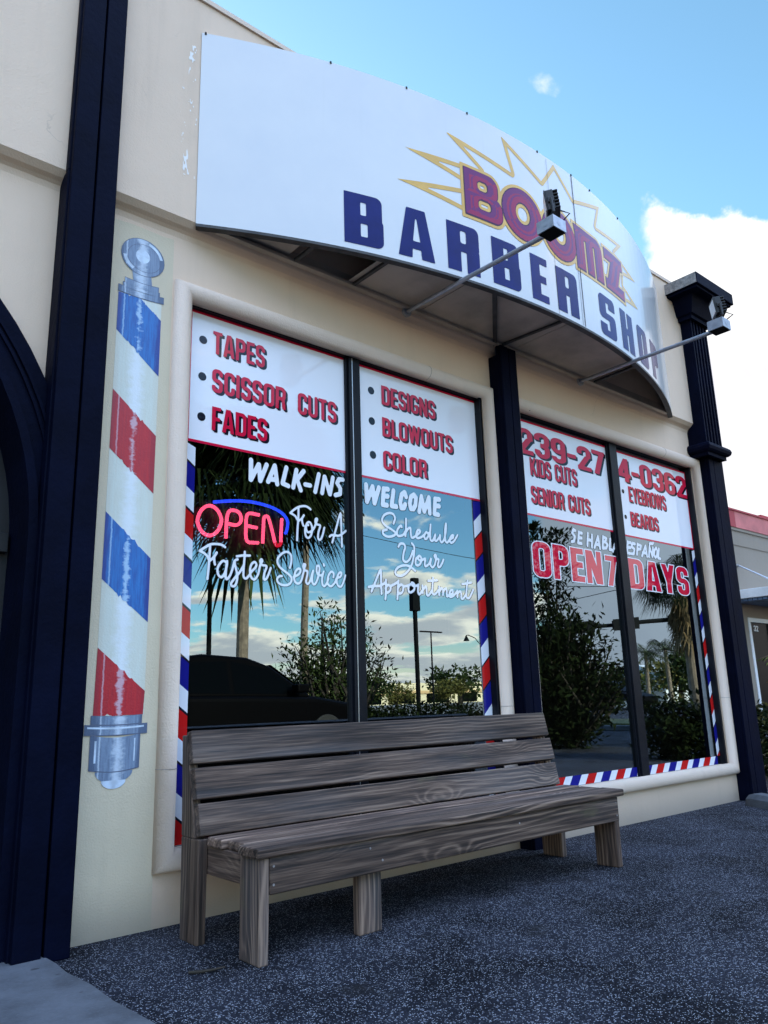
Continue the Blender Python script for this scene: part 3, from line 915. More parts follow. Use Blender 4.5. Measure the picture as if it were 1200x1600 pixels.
# lower wall pieces around the openings
OW = [(1.545, 3.655, 0.285, 2.79), (4.00, 6.370, 0.285, 2.79)]
w = MB()
T = 0.22
AC_, AR_ = -0.44, 1.33
w.box(AC_ + AR_, OW[0][0], 0, T, 0, ZL0)
w.box(OW[0][1], OW[1][0], 0, T, 0, ZL0)
w.box(OW[1][1], XR, 0, T, 0, ZL0)
for (a, b, c, d) in OW:
    w.box(a, b, 0, T, 0, c)
    w.box(a, b, 0, T, d, ZL0)
AC, AZ, AR = -0.44, 1.53, 1.33          # arched doorway: centre, spring height, radius
w.box(XL, AC - AR, 0, T, 0, ZL0)
nA_ = 40
xs_ = [AC - AR * math.cos(math.pi * k / nA_) for k in range(nA_ + 1)]
zs_ = [AZ + AR * math.sin(math.pi * k / nA_) for k in range(nA_ + 1)]
for k in range(nA_):
    w.hexa([(xs_[k], 0, zs_[k]), (xs_[k + 1], 0, zs_[k + 1]), (xs_[k + 1], T, zs_[k + 1]), (xs_[k], T, zs_[k])],
           [(xs_[k], 0, ZL0), (xs_[k + 1], 0, ZL0), (xs_[k + 1], T, ZL0), (xs_[k], T, ZL0)])
w.build('lower_wall', M['wall'], shop)
w = MB()
w.prism_x([(UY, ZL1), (0.30, ZL1), (0.30, ZT), (UY, ZT)], XL, XR)
w.build('parapet', M['wall'], shop)
w = MB()
prof = [(0.0, ZL0), (0.22, ZL0), (0.22, ZL1 - 0.0005), (UY, ZL1 - 0.0005)]
for q in (0.75, 0.5, 0.25):
    prof.append((UY * q + 0.012 * math.sin(math.pi * q), ZL0 + (ZL1 - ZL0) * (0.2 + 0.6 * q) if q < 0.99 else ZL1))
w.prism_x(prof, XL, XR)
w.build('ledge', M['wall'], shop)
w = MB()
w.prism_x([(UY - 0.012, ZT + 0.0005), (0.312, ZT + 0.0005), (0.312, ZT + 0.03), (UY - 0.012, ZT + 0.03)], XL, XR)
w.build('coping', M['trim_wall'], shop)
w = MB()
w.box(XR - 0.25, XR - 0.001, T + 0.001, 10.0, 0, 4.3)
w.box(XL, XL + 0.25, T + 0.001, 10.0, 0, 4.3)
w.box(XL + 0.251, XR - 0.251, 9.75, 10.0, 0, 4.3)
w.build('side_wall', M['wall'], shop)
w = MB()
w.box(XL + 0.001, XR - 0.002, 0.301, 10.01, 4.301, 4.42)
w.build('roof', M['black'], shop)
w = MB()
w.box(XL + 0.26, XR - 0.26, T + 0.002, 9.7, 0.004, 0.05)
w.box(XL + 0.26, XR - 0.26, 3.2, 3.3, 0.05, 3.0)
w.box(XL + 0.26, XR - 0.26, T + 0.002, 9.7, 3.0, 3.05)
w.build('interior', M['interior'], shop)

# cream touch-up patch behind the mural
pm = MB()
rs = np.random.RandomState(3)
top_e = [(1.10, 3.075), (1.25, 3.085), (1.40, 3.08), (1.452, 3.085)]
pts = [(1.10, 0.0), (1.472, 0.0)] + [(1.468 + 0.004 * rs.randn() * 0.5 - 0.014 * t, 0.15 + t * 2.9) for t in np.linspace(0, 1, 9)] + top_e[::-1]
pm.face([(x, -0.0015, z) for x, z in pts])
pm.build('touch_up_paint', M['patch'], shop)

# scraped white flecks beside the awning sign
nx_, ny_ = 60, 320
xs2 = np.linspace(1.43, 1.53, nx_)
ys2 = np.linspace(3.42, 4.22, ny_)
X, Y = np.meshgrid(xs2, ys2)


def vnoise(X, Y, fx, fy, seed):
    r = np.random.RandomState(seed)
    gx = int((X.max() - X.min()) * fx) + 3
    gy = int((Y.max() - Y.min()) * fy) + 3
    G = r.rand(gy, gx)
    u = (X - X.min()) * fx
    v = (Y - Y.min()) * fy
    i, j = u.astype(int), v.astype(int)
    a, b = u - i, v - j
    a = a * a * (3 - 2 * a)
    b = b * b * (3 - 2 * b)
    return (G[j, i] * (1 - a) + G[j, i + 1] * a) * (1 - b) + (G[j + 1, i] * (1 - a) + G[j + 1, i + 1] * a) * b


M['bare_plaster'] = pmat('bare_plaster', (0.80, 0.76, 0.72), 0.8)
Sf = 0.668 - (0.55 * vnoise(X, Y, 70, 14, 4) + 0.45 * vnoise(X, Y, 160, 60, 5)) + np.abs(X - 1.482) * 4.0
fl = MB()
field_faces(fl, Sf, xs2, ys2, lambda u, v: (u, UY - 0.0012, v))
fl.build('scraped_paint', M['bare_plaster'], shop)

# navy pilasters
def pilaster_left():
    p = MB()
    p.box(0.905, 1.112, -0.105, 0.0, 0.0, ZL0 + 0.06)
    p.box(0.905, 1.112, -0.105, UY + 0.001, ZL0 + 0.06, ZT + 0.3)
    p.box(0.912, 1.010, -0.135, -0.105, 0.0, ZT + 0.3)
    p.box(1.020, 1.1115, -0.132, -0.105, 0.0, ZT + 0.3)
    return p.build('pilaster', M['navy'], shop, bevel=0.004)


pilaster_left()
p = MB()
p.box(3.735, 3.90, -0.085, 0.0, 0.0, ZL0 - 0.01)
p.box(3.735, 3.90, -0.085, -0.066, ZL0 - 0.01, 3.157)
p.box(3.738, 3.812, -0.112, -0.085, 0.0, 3.155)
p.box(3.820, 3.897, -0.110, -0.085, 0.0, 3.155)
p.build('pilaster', M['navy'], shop, bevel=0.004)
# corner pilaster: plain shaft below, collar, fluted shaft, flared capital
p = MB()
p.box(6.46, 6.725, -0.09, 0.25, 0.0, 2.93)
p.box(6.463, 6.545, -0.118, -0.09, 0.0, 2.93)
p.box(6.553, 6.722, -0.116, -0.09, 0.0, 2.93)
cp = p.build('pilaster', M['navy'], shop, bevel=0.004)
p = MB()
p.box(6.37, 6.66, -0.145, 0.25, 2.93, 4.30)
nfl = 5
for k in range(nfl + 1):
    cx_ = 6.372 + (6.658 - 6.372) * k / nfl
    wd_ = 0.012 if 0 < k < nfl else 0.02
    p.box(max(cx_ - wd_, 6.371), min(cx_ + wd_, 6.659), -0.165, -0.145, 2.98, 4.17)
p.box(6.371, 6.659, -0.164, -0.145, 4.17, 4.29)
p.build('fluted_shaft', M['navy'], cp, bevel=0.003)
p = MB()
ring = []
for (e, z) in ((0.00, 2.86), (0.02, 2.865), (0.02, 2.895), (0.035, 2.90), (0.052, 2.915), (0.06, 2.94), (0.052, 2.965), (0.035, 2.98), (0.0, 2.985)):
    ring.append((6.385 - e, 6.675 + e, -0.15 - e, z))
for a, b in zip(ring[:-1], ring[1:]):
    q = lambda r: [(r[0], r[2], r[3]), (r[1], r[2], r[3]), (r[1], 0.25, r[3]), (r[0], 0.25, r[3])]
    A_, B_ = q(a), q(b)
    for k in range(4):
        p.face([A_[k], A_[(k + 1) % 4], B_[(k + 1) % 4], B_[k]])
p.build('collar', M['navy'], cp)
p = MB()
lv = [(6.335, 6.69, -0.195, 4.150), (6.335, 6.69, -0.195, 4.185), (6.315, 6.71, -0.215, 4.195), (6.27, 6.755, -0.26, 4.335), (6.245, 6.78, -0.285, 4.365)]
for a, b in zip(lv[:-1], lv[1:]):
    q = lambda r: [(r[0], r[2], r[3]), (r[1], r[2], r[3]), (r[1], 0.28, r[3]), (r[0], 0.28, r[3])]
    A_, B_ = q(a), q(b)
    for k in range(4):
        p.face([A_[k], A_[(k + 1) % 4], B_[(k + 1) % 4], B_[k]])
p.face([(6.335, -0.195, 4.15), (6.335, 0.28, 4.15), (6.69, 0.28, 4.15), (6.69, -0.195, 4.15)])
p.face([(6.245, -0.285, 4.365), (6.78, -0.285, 4.365), (6.78, 0.28, 4.365), (6.245, 0.28, 4.365)])
p.build('capital', M['navy'], cp)
p = MB()
p.box(6.165, 6.845, -0.37, 0.30, 4.367, 4.475)
p.box(6.185, 6.825, -0.35, 0.28, 4.345, 4.3665)
ab = p.build('abacus', [M['navy']], cp, bevel=0.006)
p = MB()
p.box(6.1615, 6.1645, -0.364, 0.295, 4.372, 4.470)
Xw, Yw = np.meshgrid(np.linspace(-0.36, -0.2, 20), np.linspace(4.37, 4.47, 20))
p.build('weathered_end', M['pewter'], ab)

# half-round bullnose surround of each window
def surround(x0, x1, z0, z1, r=0.045):
    s = MB()
    loop = [(x0, z0), (x1, z0), (x1, z1), (x0, z1)]
    N_ = 10
    for k in range(4):
        (ax_, az_), (bx2, bz2) = loop[k], loop[(k + 1) % 4]
        ln = math.hypot(bx2 - ax_, bz2 - az_)
        tx, tz = (bx2 - ax_) / ln, (bz2 - az_) / ln
        ox, oz = tz, -tx                               # outward (loop is counter-clockwise seen from the street)
        rows = []
        for j in range(N_ + 1):
            a = math.pi * j / N_
            e = r * math.cos(a)
            yy = -r * 1.15 * math.sin(a)
            rows.append([(ax_ + ox * e - tx * e, yy, az_ + oz * e - tz * e), (bx2 + ox * e + tx * e, yy, bz2 + oz * e + tz * e)])
        for j in range(N_):
            s.face([rows[j][0], rows[j][1], rows[j + 1][1], rows[j + 1][0]])
    o = s.build('window_surround', M['trim_wall'], shop, smooth=False)
    me = o.data
    bm = bmesh.new()
    bm.from_mesh(me)
    bmesh.ops.remove_doubles(bm, verts=bm.verts, dist=0.0005)
    bmesh.ops.recalc_face_normals(bm, faces=bm.faces)
    for f_ in bm.faces:
        f_.smooth = True
    bm.to_mesh(me)
    bm.free()
    for (jx, jz, vert) in ((x0, z0 + 0.36, True), (x1, z0 + 0.56, True), (x1 - 0.55, z1, False)):
        c = MB()
        P_ = []
        for j in range(9):
            a = math.pi * j / 8
            if vert:
                P_.append((jx + (r + 0.0006) * math.cos(a), -(r + 0.0006) * 1.15 * math.sin(a), jz))
            else:
                P_.append((jx, -(r + 0.0006) * 1.15 * math.sin(a), jz + (r + 0.0006) * math.cos(a)))
        c.tube(P_, 0.0012, 5)
        c.build('joint', M['pewter'], o)
    return o


surround(1.51, 3.69, 0.248, 2.828)
surround(3.955, 6.415, 0.248, 2.828)

# ------------------------------------------------------------------ windows with film panels, lettering and barber stripes
GY = 0.060
VY = GY - 0.0012


def window(x0, x1, m0, m1, z0, z1, label):
    f_ = MB()
    a, b, c, d = x0, x1, z0, z1
    f_.box(a, a + 0.030, 0.030, 0.10, c, d)
    f_.box(b - 0.022, b, 0.012, 0.10, c, d)
    f_.box(a + 0.030, b - 0.022, 0.031, 0.10, d - 0.016, d)
    f_.box(a + 0.030, b - 0.022, 0.031, 0.10, c, c + 0.014)
    o = f_.build('window', M['frame'], shop, bevel=0.003, label=label)
    f_ = MB()
    f_.box(m0, m1, 0.026, 0.10, c + 0.0145, d - 0.0165)
    f_.box(m0 - 0.014, m0, 0.042, 0.09, c + 0.0145, d - 0.0165)
    f_.box(m1, m1 + 0.010, 0.042, 0.09, c + 0.0145, d - 0.0165)
    mu = f_.build('mullion', M['frame'], o, bevel=0.002)
    panes = []
    for (p0, p1) in ((a + 0.030, m0 - 0.001), (m1 + 0.001, b - 0.022)):
        q = MB()
        q.face([(p0, GY, c + 0.0145), (p1, GY, c + 0.0145), (p1, GY, d - 0.0165), (p0, GY, d - 0.0165)])
        panes.append(q.build('pane', M['glass'], o))
    return o


winL = window(1.545, 3.655, 2.553, 2.632, 0.264, 2.800, 'left picture window with haircut menu, neon sign behind it and white script')
winR = window(4.000, 6.370, 5.140, 5.238, 0.264, 2.800, 'right picture window with phone number and red opening days')
# thin silver strip standing in for the highlight on the left mullion's aluminium edge
q = MB()
q.box(2.572, 2.5765, 0.0245, 0.026, 0.30, 2.78)
q.build('highlight_strip', M['alu'], winL)


def panel(win, x0, x1, z0, z1, left=True, right=False):
    q = MB()
    e = 0.013
    q.face([(x0, VY, z0), (x1, VY, z0), (x1, VY, z1), (x0, VY, z1)], 0)
    y = VY - 0.0006
    q.face([(x0, y, z1 - e), (x1, y, z1 - e), (x1, y, z1), (x0, y, z1)], 1)
    q.face([(x0, y, z0), (x1, y, z0), (x1, y, z0 + e), (x0, y, z0 + e)], 1)
    if left:
        q.face([(x0, y, z0 + e), (x0 + e * 0.7, y, z0 + e), (x0 + e * 0.7, y, z1 - e), (x0, y, z1 - e)], 1)
    if right:
        q.face([(x1 - e, y, z0 + e), (x1, y, z0 + e), (x1, y, z1 - e), (x1 - e, y, z1 - e)], 1)
    return q.build('menu_panel', [M['white_vinyl'], M['line_red']], win)


p1 = panel(winL, 1.584, 2.552, 2.092, 2.783)
p2 = panel(winL, 2.634, 3.632, 2.090, 2.778, left=False)
p3 = panel(winR, 4.031, 5.139, 2.066, 2.758, left=False)
p4 = panel(winR, 5.240, 6.346, 2.054, 2.752, left=False, right=True)


def word(win, s, x0, x1, z0, z1, t=0.150, b=0.150, k=1.0, gap=0.060, r=0.19, sh=(0.014, -0.010), m='red_vinyl', name='lettering', outline=None):
    q = MB()
    for S, xs, ys in text_fields(s, x0, x1, z0, z1, t, b, k, gap, r, pad=0.02 if outline else 0.0):
        if sh:
            for kk in (1, 2):
                field_faces(q, S, xs, ys, lambda u, v, kk=kk: (u + sh[0] * kk / 2, VY - 0.0006 - 0.0003 * kk, v + sh[1] * kk / 2), 1)
        if outline:
            field_faces(q, S - outline, xs, ys, lambda u, v: (u, VY - 0.0018, v), 2)
        field_faces(q, S, xs, ys, lambda u, v: (u, VY - 0.0024, v), 0)
    return q.build(name, [M[m], M['shadow_vinyl'], M['white_text']], win)


def bullets(win, pts, r, m='shadow_vinyl'):
    for (x, z) in pts:
        q = MB()
        q.face([(x + r * math.cos(a), VY - 0.001, z + r * math.sin(a)) for a in np.linspace(0, 2 * math.pi, 20)[:-1]])
        q.build('bullet', M[m], win)


word(winL, 'TAPES', 1.709, 2.012, 2.577, 2.700)
word(winL, 'SCISSOR', 1.709, 2.143, 2.371, 2.496)
word(winL, 'CUTS', 2.221, 2.480, 2.371, 2.494)
word(winL, 'FADES', 1.713, 2.030, 2.172, 2.295)
bullets(winL, [(1.655, 2.634), (1.656, 2.438), (1.657, 2.228)], 0.022)
word(winL, 'DESIGNS', 2.818, 3.262, 2.566, 2.687)
word(winL, 'BLOWOUTS', 2.818, 3.402, 2.368, 2.486)
word(winL, 'COLOR', 2.818, 3.168, 2.167, 2.281)
bullets(winL, [(2.740, 2.633), (2.740, 2.443), (2.742, 2.237)], 0.024)
word(winR, '239-27', 4.050, 5.098, 2.507, 2.697, t=0.165, b=0.165, gap=0.05, r=0.22, sh=(0.022, -0.012))
word(winR, '4-0362', 5.268, 6.336, 2.507, 2.702, t=0.165, b=0.165, gap=0.05, r=0.22, sh=(0.022, -0.012))
word(winR, 'KIDS CUTS', 4.172, 4.712, 2.360, 2.492, gap=0.055)
word(winR, 'SENIOR CUTS', 4.160, 4.848, 2.158, 2.284, gap=0.055)
word(winR, 'EYEBROWS', 5.398, 5.955, 2.347, 2.476, gap=0.055)
word(winR, 'BEARDS', 5.388, 5.796, 2.149, 2.266, gap=0.055)
bullets(winR, [(5.322, 2.420), (5.322, 2.212)], 0.018)
word(winR, 'OPEN', 4.128, 4.925, 1.645, 1.888, t=0.17, b=0.17, gap=0.075, r=0.19, sh=None, m='open_red', outline=0.0075)
word(winR, '7', 4.978, 5.128, 1.645, 1.872, t=0.17, b=0.17, r=0.19, sh=None, m='open_red', outline=0.0075)
word(winR, 'DAYS', 5.288, 6.178, 1.645, 1.880, t=0.17, b=0.17, gap=0.075, r=0.19, sh=None, m='open_red', outline=0.0075)


def strokes(win, key, r, sh=(0.0040, -0.0026), cell=0.0042, smooth=True, name='lettering', grow=1.0):
    q = MB()
    S, xs, ys = stroke_field(STROKES[key], r, cell, smooth)
    field_faces(q, S, xs, ys, lambda u, v: (u + sh[0], VY - 0.0006, v + sh[1]), 1)
    field_faces(q, S, xs, ys, lambda u, v: (u, VY - 0.0014, v), 0)
    return q.build(name, [M['white_text'], M['shadow_vinyl']], win)


strokes(winL, 'walk', 0.0125, smooth=False)
strokes(winL, 'welcome', 0.0150, smooth=False)
strokes(winR, 'habla', 0.0118, smooth=False)
strokes(winL, 'script_left', 0.0060, cell=0.0034)
strokes(winL, 'script_right', 0.0072, cell=0.0040)


def stripes(win, x0, x1, z_top, z_bot, slope, seq, per=(0.10, 0.128), phase=0.0):
    """slanted red / white / blue bands clipped to the vertical strip"""
    q = MB()
    W_ = x1 - x0
    bands = []
    z = z_top + phase
    k = 0
    while z > z_bot - abs(slope) - 0.01:
        cidx = seq[k % len(seq)]
        h = per[0] if cidx == 0 else per[1]
        bands.append((z, z - h, cidx))
        z -= h
        k += 1
    for (za, zb, ci) in bands:
        P_ = [(x0, zb), (x1, zb + slope), (x1, za + slope), (x0, za)]
        P_ = [(x, min(max(zz, z_bot), z_top)) for x, zz in P_]
        if abs(P_[0][1] - P_[3][1]) + abs(P_[1][1] - P_[2][1]) < 1e-4:
            continue
        q.face([(x, VY, zz) for x, zz in P_], ci)
        L_ = [(x0, za - 0.006), (x1, za + slope - 0.006), (x1, za + slope + 0.006), (x0, za + 0.006)]
        L_ = [(x, min(max(zz, z_bot), z_top)) for x, zz in L_]
        if ci == 1 or ci == 2:
            q.face([(x, VY - 0.0005, zz) for x, zz in L_], 3)
    return q.build('barber_stripe', [M['stripe_w'], M['stripe_b'], M['stripe_r'], M['shadow_vinyl']], win)


stripes(winL, 1.576, 1.632, 2.088, 0.290, -0.044, [0, 1, 0, 2], phase=0.02)
stripes(winL, 3.562, 3.632, 2.088, 0.290, 0.062, [1, 0, 2, 1, 0, 2], per=(0.115, 0.140), phase=0.0)
stripes(winR, 6.300, 6.346, 2.050, 0.352, 0.046, [0, 1, 0, 2], per=(0.10, 0.128), phase=-0.01)
for (a, b, fl_) in ((4.031, 5.139, 0), (5.240, 6.300, 0)):
    q = MB()
    x = a - 0.05
    k = 0
    z0_, z1_ = 0.288, 0.350
    seq = [1, 0, 2, 0]
    while x < b:
        ci = seq[k % 4]
        wd = 0.075 if ci == 0 else 0.098
        P_ = [(x, z0_), (x + wd, z0_), (x + wd + 0.045, z1_), (x + 0.045, z1_)]
        P_ = [(min(max(xx, a), b), zz) for xx, zz in P_]
        if P_[2][0] - P_[0][0] > 0.002 and (P_[1][0] > P_[0][0] or P_[2][0] > P_[3][0]):
            q.face([(xx, VY, zz) for xx, zz in P_], ci)
        x += wd
        k += 1
    q.build('barber_stripe', [M['stripe_w'], M['stripe_b'], M['stripe_r'], M['shadow_vinyl']], winR)

# ------------------------------------------------------------------ arched doorway at the left
dm = MB()
def arch_band(mb, r0, r1, y0, y1, mi=0, n=40, base=0.0):
    A0 = []
    for k in range(n + 1):
        a = math.pi * k / n
        A0.append((math.cos(a), math.sin(a)))
    pi_ = [(AC - r0, base)] + [(AC - r0 * c, AZ + r0 * s) for c, s in A0] + [(AC + r0, base)]
    po_ = [(AC - r1, base)] + [(AC - r1 * c, AZ + r1 * s) for c, s in A0] + [(AC + r1, base)]
    for k in range(len(pi_) - 1):
        a, b, c, d = pi_[k], pi_[k + 1], po_[k + 1], po_[k]
        mb.face([(a[0], y0, a[1]), (b[0], y0, b[1]), (c[0], y0, c[1]), (d[0], y0, d[1])], mi)
        mb.face([(a[0], y0, a[1]), (b[0], y0, b[1]), (b[0], y1, b[1]), (a[0], y1, a[1])], mi)
        mb.face([(d[0], y0, d[1]), (c[0], y0, c[1]), (c[0], y1, c[1]), (d[0], y1, d[1])], mi)


arch_band(dm, 1.31, 1.345, -0.075, 0.20)
arch_band(dm, 1.345, 1.40, -0.05, 0.0)
arch_band(dm, 1.40, 1.412, -0.062, 0.0)
arch_band(dm, 1.412, 1.424, -0.05, 0.0)
arch_band(dm, 1.424, 1.436, -0.062, 0.0)
arch_band(dm, 1.436, 1.49, -0.045, 0.0)
dw = dm.build('doorway', M['navy'], shop)
dl = MB()
dl.face([(AC - 1.32, 0.19, 0.02)] + [(AC - 1.32 * math.cos(math.pi * k / 30), 0.19, AZ + 1.32 * math.sin(math.pi * k / 30)) for k in range(31)] + [(AC + 1.32, 0.19, 0.02)])
dl.box(AC - 1.30, AC + 1.30, 0.15, 0.188, AZ - 0.04, AZ + 0.04)
for xx in (-0.9, -0.02, 0.02, 0.86):
    dl.box(AC + xx - 0.04, AC + xx + 0.04, 0.155, 0.188, 0.02, AZ - 0.04)
dl.build('door', M['black'], dw, bevel=0.003)

# ------------------------------------------------------------------ painted barber pole on the wall
def brush(name, color, dark, light=(0.72, 0.76, 0.80), cx=1.297, hw=0.105, hl=0.26, streak=True):
    m, N, b = new_mat(name)
    co = N.n('ShaderNodeTexCoord').outputs['Object']
    s = N.n('ShaderNodeSeparateXYZ')
    N.put(s.inputs[0], co)
    u = N.math('DIVIDE', N.math('SUBTRACT', s.outputs[0], cx), hw)
    n1 = N.math('SUBTRACT', N.noise(N.mapping(co, (26, 1, 46)), 1.0, 5, 0.65), 0.5)
    n2 = N.math('SUBTRACT', N.noise(N.mapping(co, (90, 1, 7)), 1.0, 4, 0.65), 0.5)
    n3 = N.math('SUBTRACT', N.noise(co, 9.0, 3, 0.5), 0.5)
    k = N.math('ADD', N.math('ABSOLUTE', u), N.math('ADD', N.math('MULTIPLY', n1, 0.7), N.math('MULTIPLY', n3, 0.5)))
    wmask = N.smooth(k, hl, 0.0, 0.0, 0.80)
    au = N.math('ADD', N.math('ABSOLUTE', u), N.math('MULTIPLY', n2, 0.55))
    color = N.mix(N.smooth(N.noise(N.mapping(co, (120, 1, 9)), 1.0, 4, 0.6), 0.35, 0.68, 0.0, 0.55), color, dark)
    dmask = N.smooth(au, 0.72, 0.92, 0.0, 0.85)
    c = N.mix(dmask, color, dark)
    lstreak = N.smooth(N.math('ABSOLUTE', N.math('ADD', N.math('ADD', u, 0.70), N.math('MULTIPLY', n1, 0.12))), 0.05, 0.01, 0.0, 0.6)
    if streak:
        c = N.mix(lstreak, c, light)
    c = N.mix(wmask, c, light)
    N.put(b.inputs['Base Color'], c)
    b.inputs['Roughness'].default_value = 0.45
    bp = N.n('ShaderNodeBump')
    bp.inputs['Strength'].default_value = 0.25
    bp.inputs['Distance'].default_value = 0.005
    N.put(bp.inputs['Height'], N.noise(co, 120, 3, 0.6))
    N.put(b.inputs['Normal'], bp.outputs[0])
    return m


M['mural_white'] = brush('mural_white', (0.60, 0.63, 0.56), (0.58, 0.57, 0.48), light=(0.72, 0.76, 0.80), hl=0.5, streak=False)
M['mural_blue'] = brush('mural_blue', (0.012, 0.155, 0.46), (0.006, 0.022, 0.20), light=(0.40, 0.58, 0.76), hl=0.15)
M['mural_red'] = brush('mural_red', (0.46, 0.008, 0.018), (0.30, 0.006, 0.022), light=(0.60, 0.42, 0.48), hl=0.14)
M['mural_grey'] = brush('mural_grey', (0.19, 0.26, 0.37), (0.06, 0.09, 0.16), light=(0.58, 0.66, 0.76), hl=0.34)
M['mural_line'] = pmat('mural_outline', (0.10, 0.12, 0.18), 0.6)
M['mural_light'] = pmat('mural_light', (0.52, 0.61, 0.72), 0.5, var=0.2, vscale=20)
MX0, MX1, MY = 1.194, 1.403, -0.0032


def flat(mb, pts, y, mi=0):
    a = sum(pts[k][0] * pts[(k + 1) % len(pts)][1] - pts[(k + 1) % len(pts)][0] * pts[k][1] for k in range(len(pts)))
    if a < 0:
        pts = pts[::-1]
    mb.face([(x, y, z) for x, z in pts], mi)


q = MB()
flat(q, [(MX0, 0.83), (MX1, 0.83), (MX1, 2.717), (MX0, 2.717)], MY + 0.0008)
mural = q.build('painted_barber_pole', M['mural_white'], shop, label='barber pole mural painted in red, white and blue')


def rag(pts, n=26, amp=0.004, seed=0):
    r = np.random.RandomState(seed)
    out = []
    for k in range(len(pts)):
        a, b = pts[k], pts[(k + 1) % len(pts)]
        for t in np.linspace(0, 1, n)[:-1]:
            out.append((a[0] + (b[0] - a[0]) * t, a[1] + (b[1] - a[1]) * t + (amp * r.randn() if 0.25 < t < 0.62 and a[0] != b[0] else 0)))
    return out


for i, (mat_, pts) in enumerate([
    ('mural_blue', [(MX0, 2.526), (MX1, 2.349), (MX1, 2.632), (1.335, 2.684), (1.30, 2.715), (MX0, 2.715)]),
    ('mural_red', [(MX0, 1.961), (MX1, 1.786), (MX1, 2.058), (MX0, 2.238)]),
    ('mural_blue', [(MX0, 1.386), (MX1, 1.215), (MX1, 1.493), (MX0, 1.677)]),
    ('mural_red', [(MX0 - 0.004, 0.832), (MX1 - 0.004, 0.832), (MX1, 0.928), (MX0, 1.103)])]):
    q = MB()
    flat(q, rag(pts, seed=i), MY)
    q.build('stripe', M[mat_], mural)


def ell(cx, cz, rx, rz, n=30, tilt=0.0, a0=0, a1=2 * math.pi):
    o = []
    for k in range(n):
        a = a0 + (a1 - a0) * k / (n if abs(a1 - a0) > 6.2 else n - 1)
        x, z = rx * math.cos(a), rz * math.sin(a)
        o.append((cx + x * math.cos(tilt) - z * math.sin(tilt), cz + x * math.sin(tilt) + z * math.cos(tilt)))
    return o


def curved_band(x0, x1, z0, z1, bow, n=14):
    lo = [(x0 + (x1 - x0) * t, z0 - bow * math.sin(math.pi * t)) for t in np.linspace(0, 1, n)]
    hi = [(x0 + (x1 - x0) * t, z1 - bow * math.sin(math.pi * t)) for t in np.linspace(1, 0, n)]
    return lo + hi


q = MB()
flat(q, ell(1.302, 2.928, 0.107, 0.097), MY - 0.0006, 1)
flat(q, ell(1.302, 2.928, 0.104, 0.094), MY - 0.0009, 0)
flat(q, ell(1.308, 2.925, 0.082, 0.072), MY - 0.0012, 1)
flat(q, ell(1.308, 2.925, 0.080, 0.070), MY - 0.0015, 0)
flat(q, ell(1.300, 2.933, 0.034, 0.036), MY - 0.0018, 2)
flat(q, ell(1.302, 2.928, 0.098, 0.088, 16, 0, 3.3, 4.2) + ell(1.302, 2.928, 0.082, 0.072, 16, 0, 4.2, 3.3), MY - 0.0018, 2)
flat(q, ell(1.302, 2.928, 0.098, 0.088, 16, 0, 0.2, 1.3) + ell(1.302, 2.928, 0.084, 0.074, 16, 0, 1.3, 0.2), MY - 0.0018, 2)
flat(q, [(1.253, 2.845), (1.262, 2.785), (1.352, 2.79), (1.345, 2.845)], MY - 0.0004, 0)
for (x0, x1, z0, z1) in ((1.222, 1.384, 2.770, 2.797), (1.214, 1.390, 2.750, 2.771), (1.193, 1.411, 2.722, 2.752)):
    flat(q, curved_band(x0 - 0.002, x1 + 0.002, z0 - 0.003, z1 + 0.003, 0.006), MY - 0.0007, 1)
    flat(q, curved_band(x0, x1, z0, z1, 0.006), MY - 0.0010, 0)
q.build('finial', [M['mural_grey'], M['mural_line'], M['mural_light']], mural)
q = MB()
flat(q, curved_band(1.182, 1.396, 0.795, 0.834, 0.004), MY - 0.0006, 1)
flat(q, curved_band(1.185, 1.393, 0.800, 0.832, 0.004), MY - 0.0009, 0)
flat(q, curved_band(1.158, 1.420, 0.757, 0.799, 0.005), MY - 0.0012, 1)
flat(q, curved_band(1.161, 1.417, 0.761, 0.796, 0.005), MY - 0.0015, 0)
flat(q, curved_band(1.170, 1.405, 0.783, 0.790, 0.005), MY - 0.0018, 2)
flat(q, curved_band(1.184, 1.392, 0.622, 0.757, 0.012), MY - 0.0006, 1)
flat(q, curved_band(1.187, 1.389, 0.626, 0.757, 0.012), MY - 0.0009, 0)
flat(q, ell(1.288, 0.615, 0.077, 0.045, 24, 0, math.pi, 2 * math.pi), MY - 0.0003, 0)
flat(q, ell(1.288, 0.580, 0.050, 0.032, 24, 0, math.pi, 2 * math.pi), MY - 0.0006, 2)
flat(q, [(1.203, 0.650), (1.211, 0.650), (1.211, 0.735), (1.203, 0.735)], MY - 0.0012, 2)
flat(q, [(1.366, 0.650), (1.371, 0.650), (1.371, 0.740), (1.366, 0.740)], MY - 0.0012, 2)
q.build('lamp_cup', [M['mural_grey'], M['mural_line'], M['mural_light']], mural)

# ------------------------------------------------------------------ bowed awning sign
SX, SR, SYC = 3.770, 5.020, 4.425
ZB, ZS = 3.160, 4.315
AMAX = math.asin(2.238 / SR)


def cyl(s, z, off=0.0):
    a = s / SR
    return (SX + (SR + off) * math.sin(a), SYC - (SR + off) * math.cos(a), z)


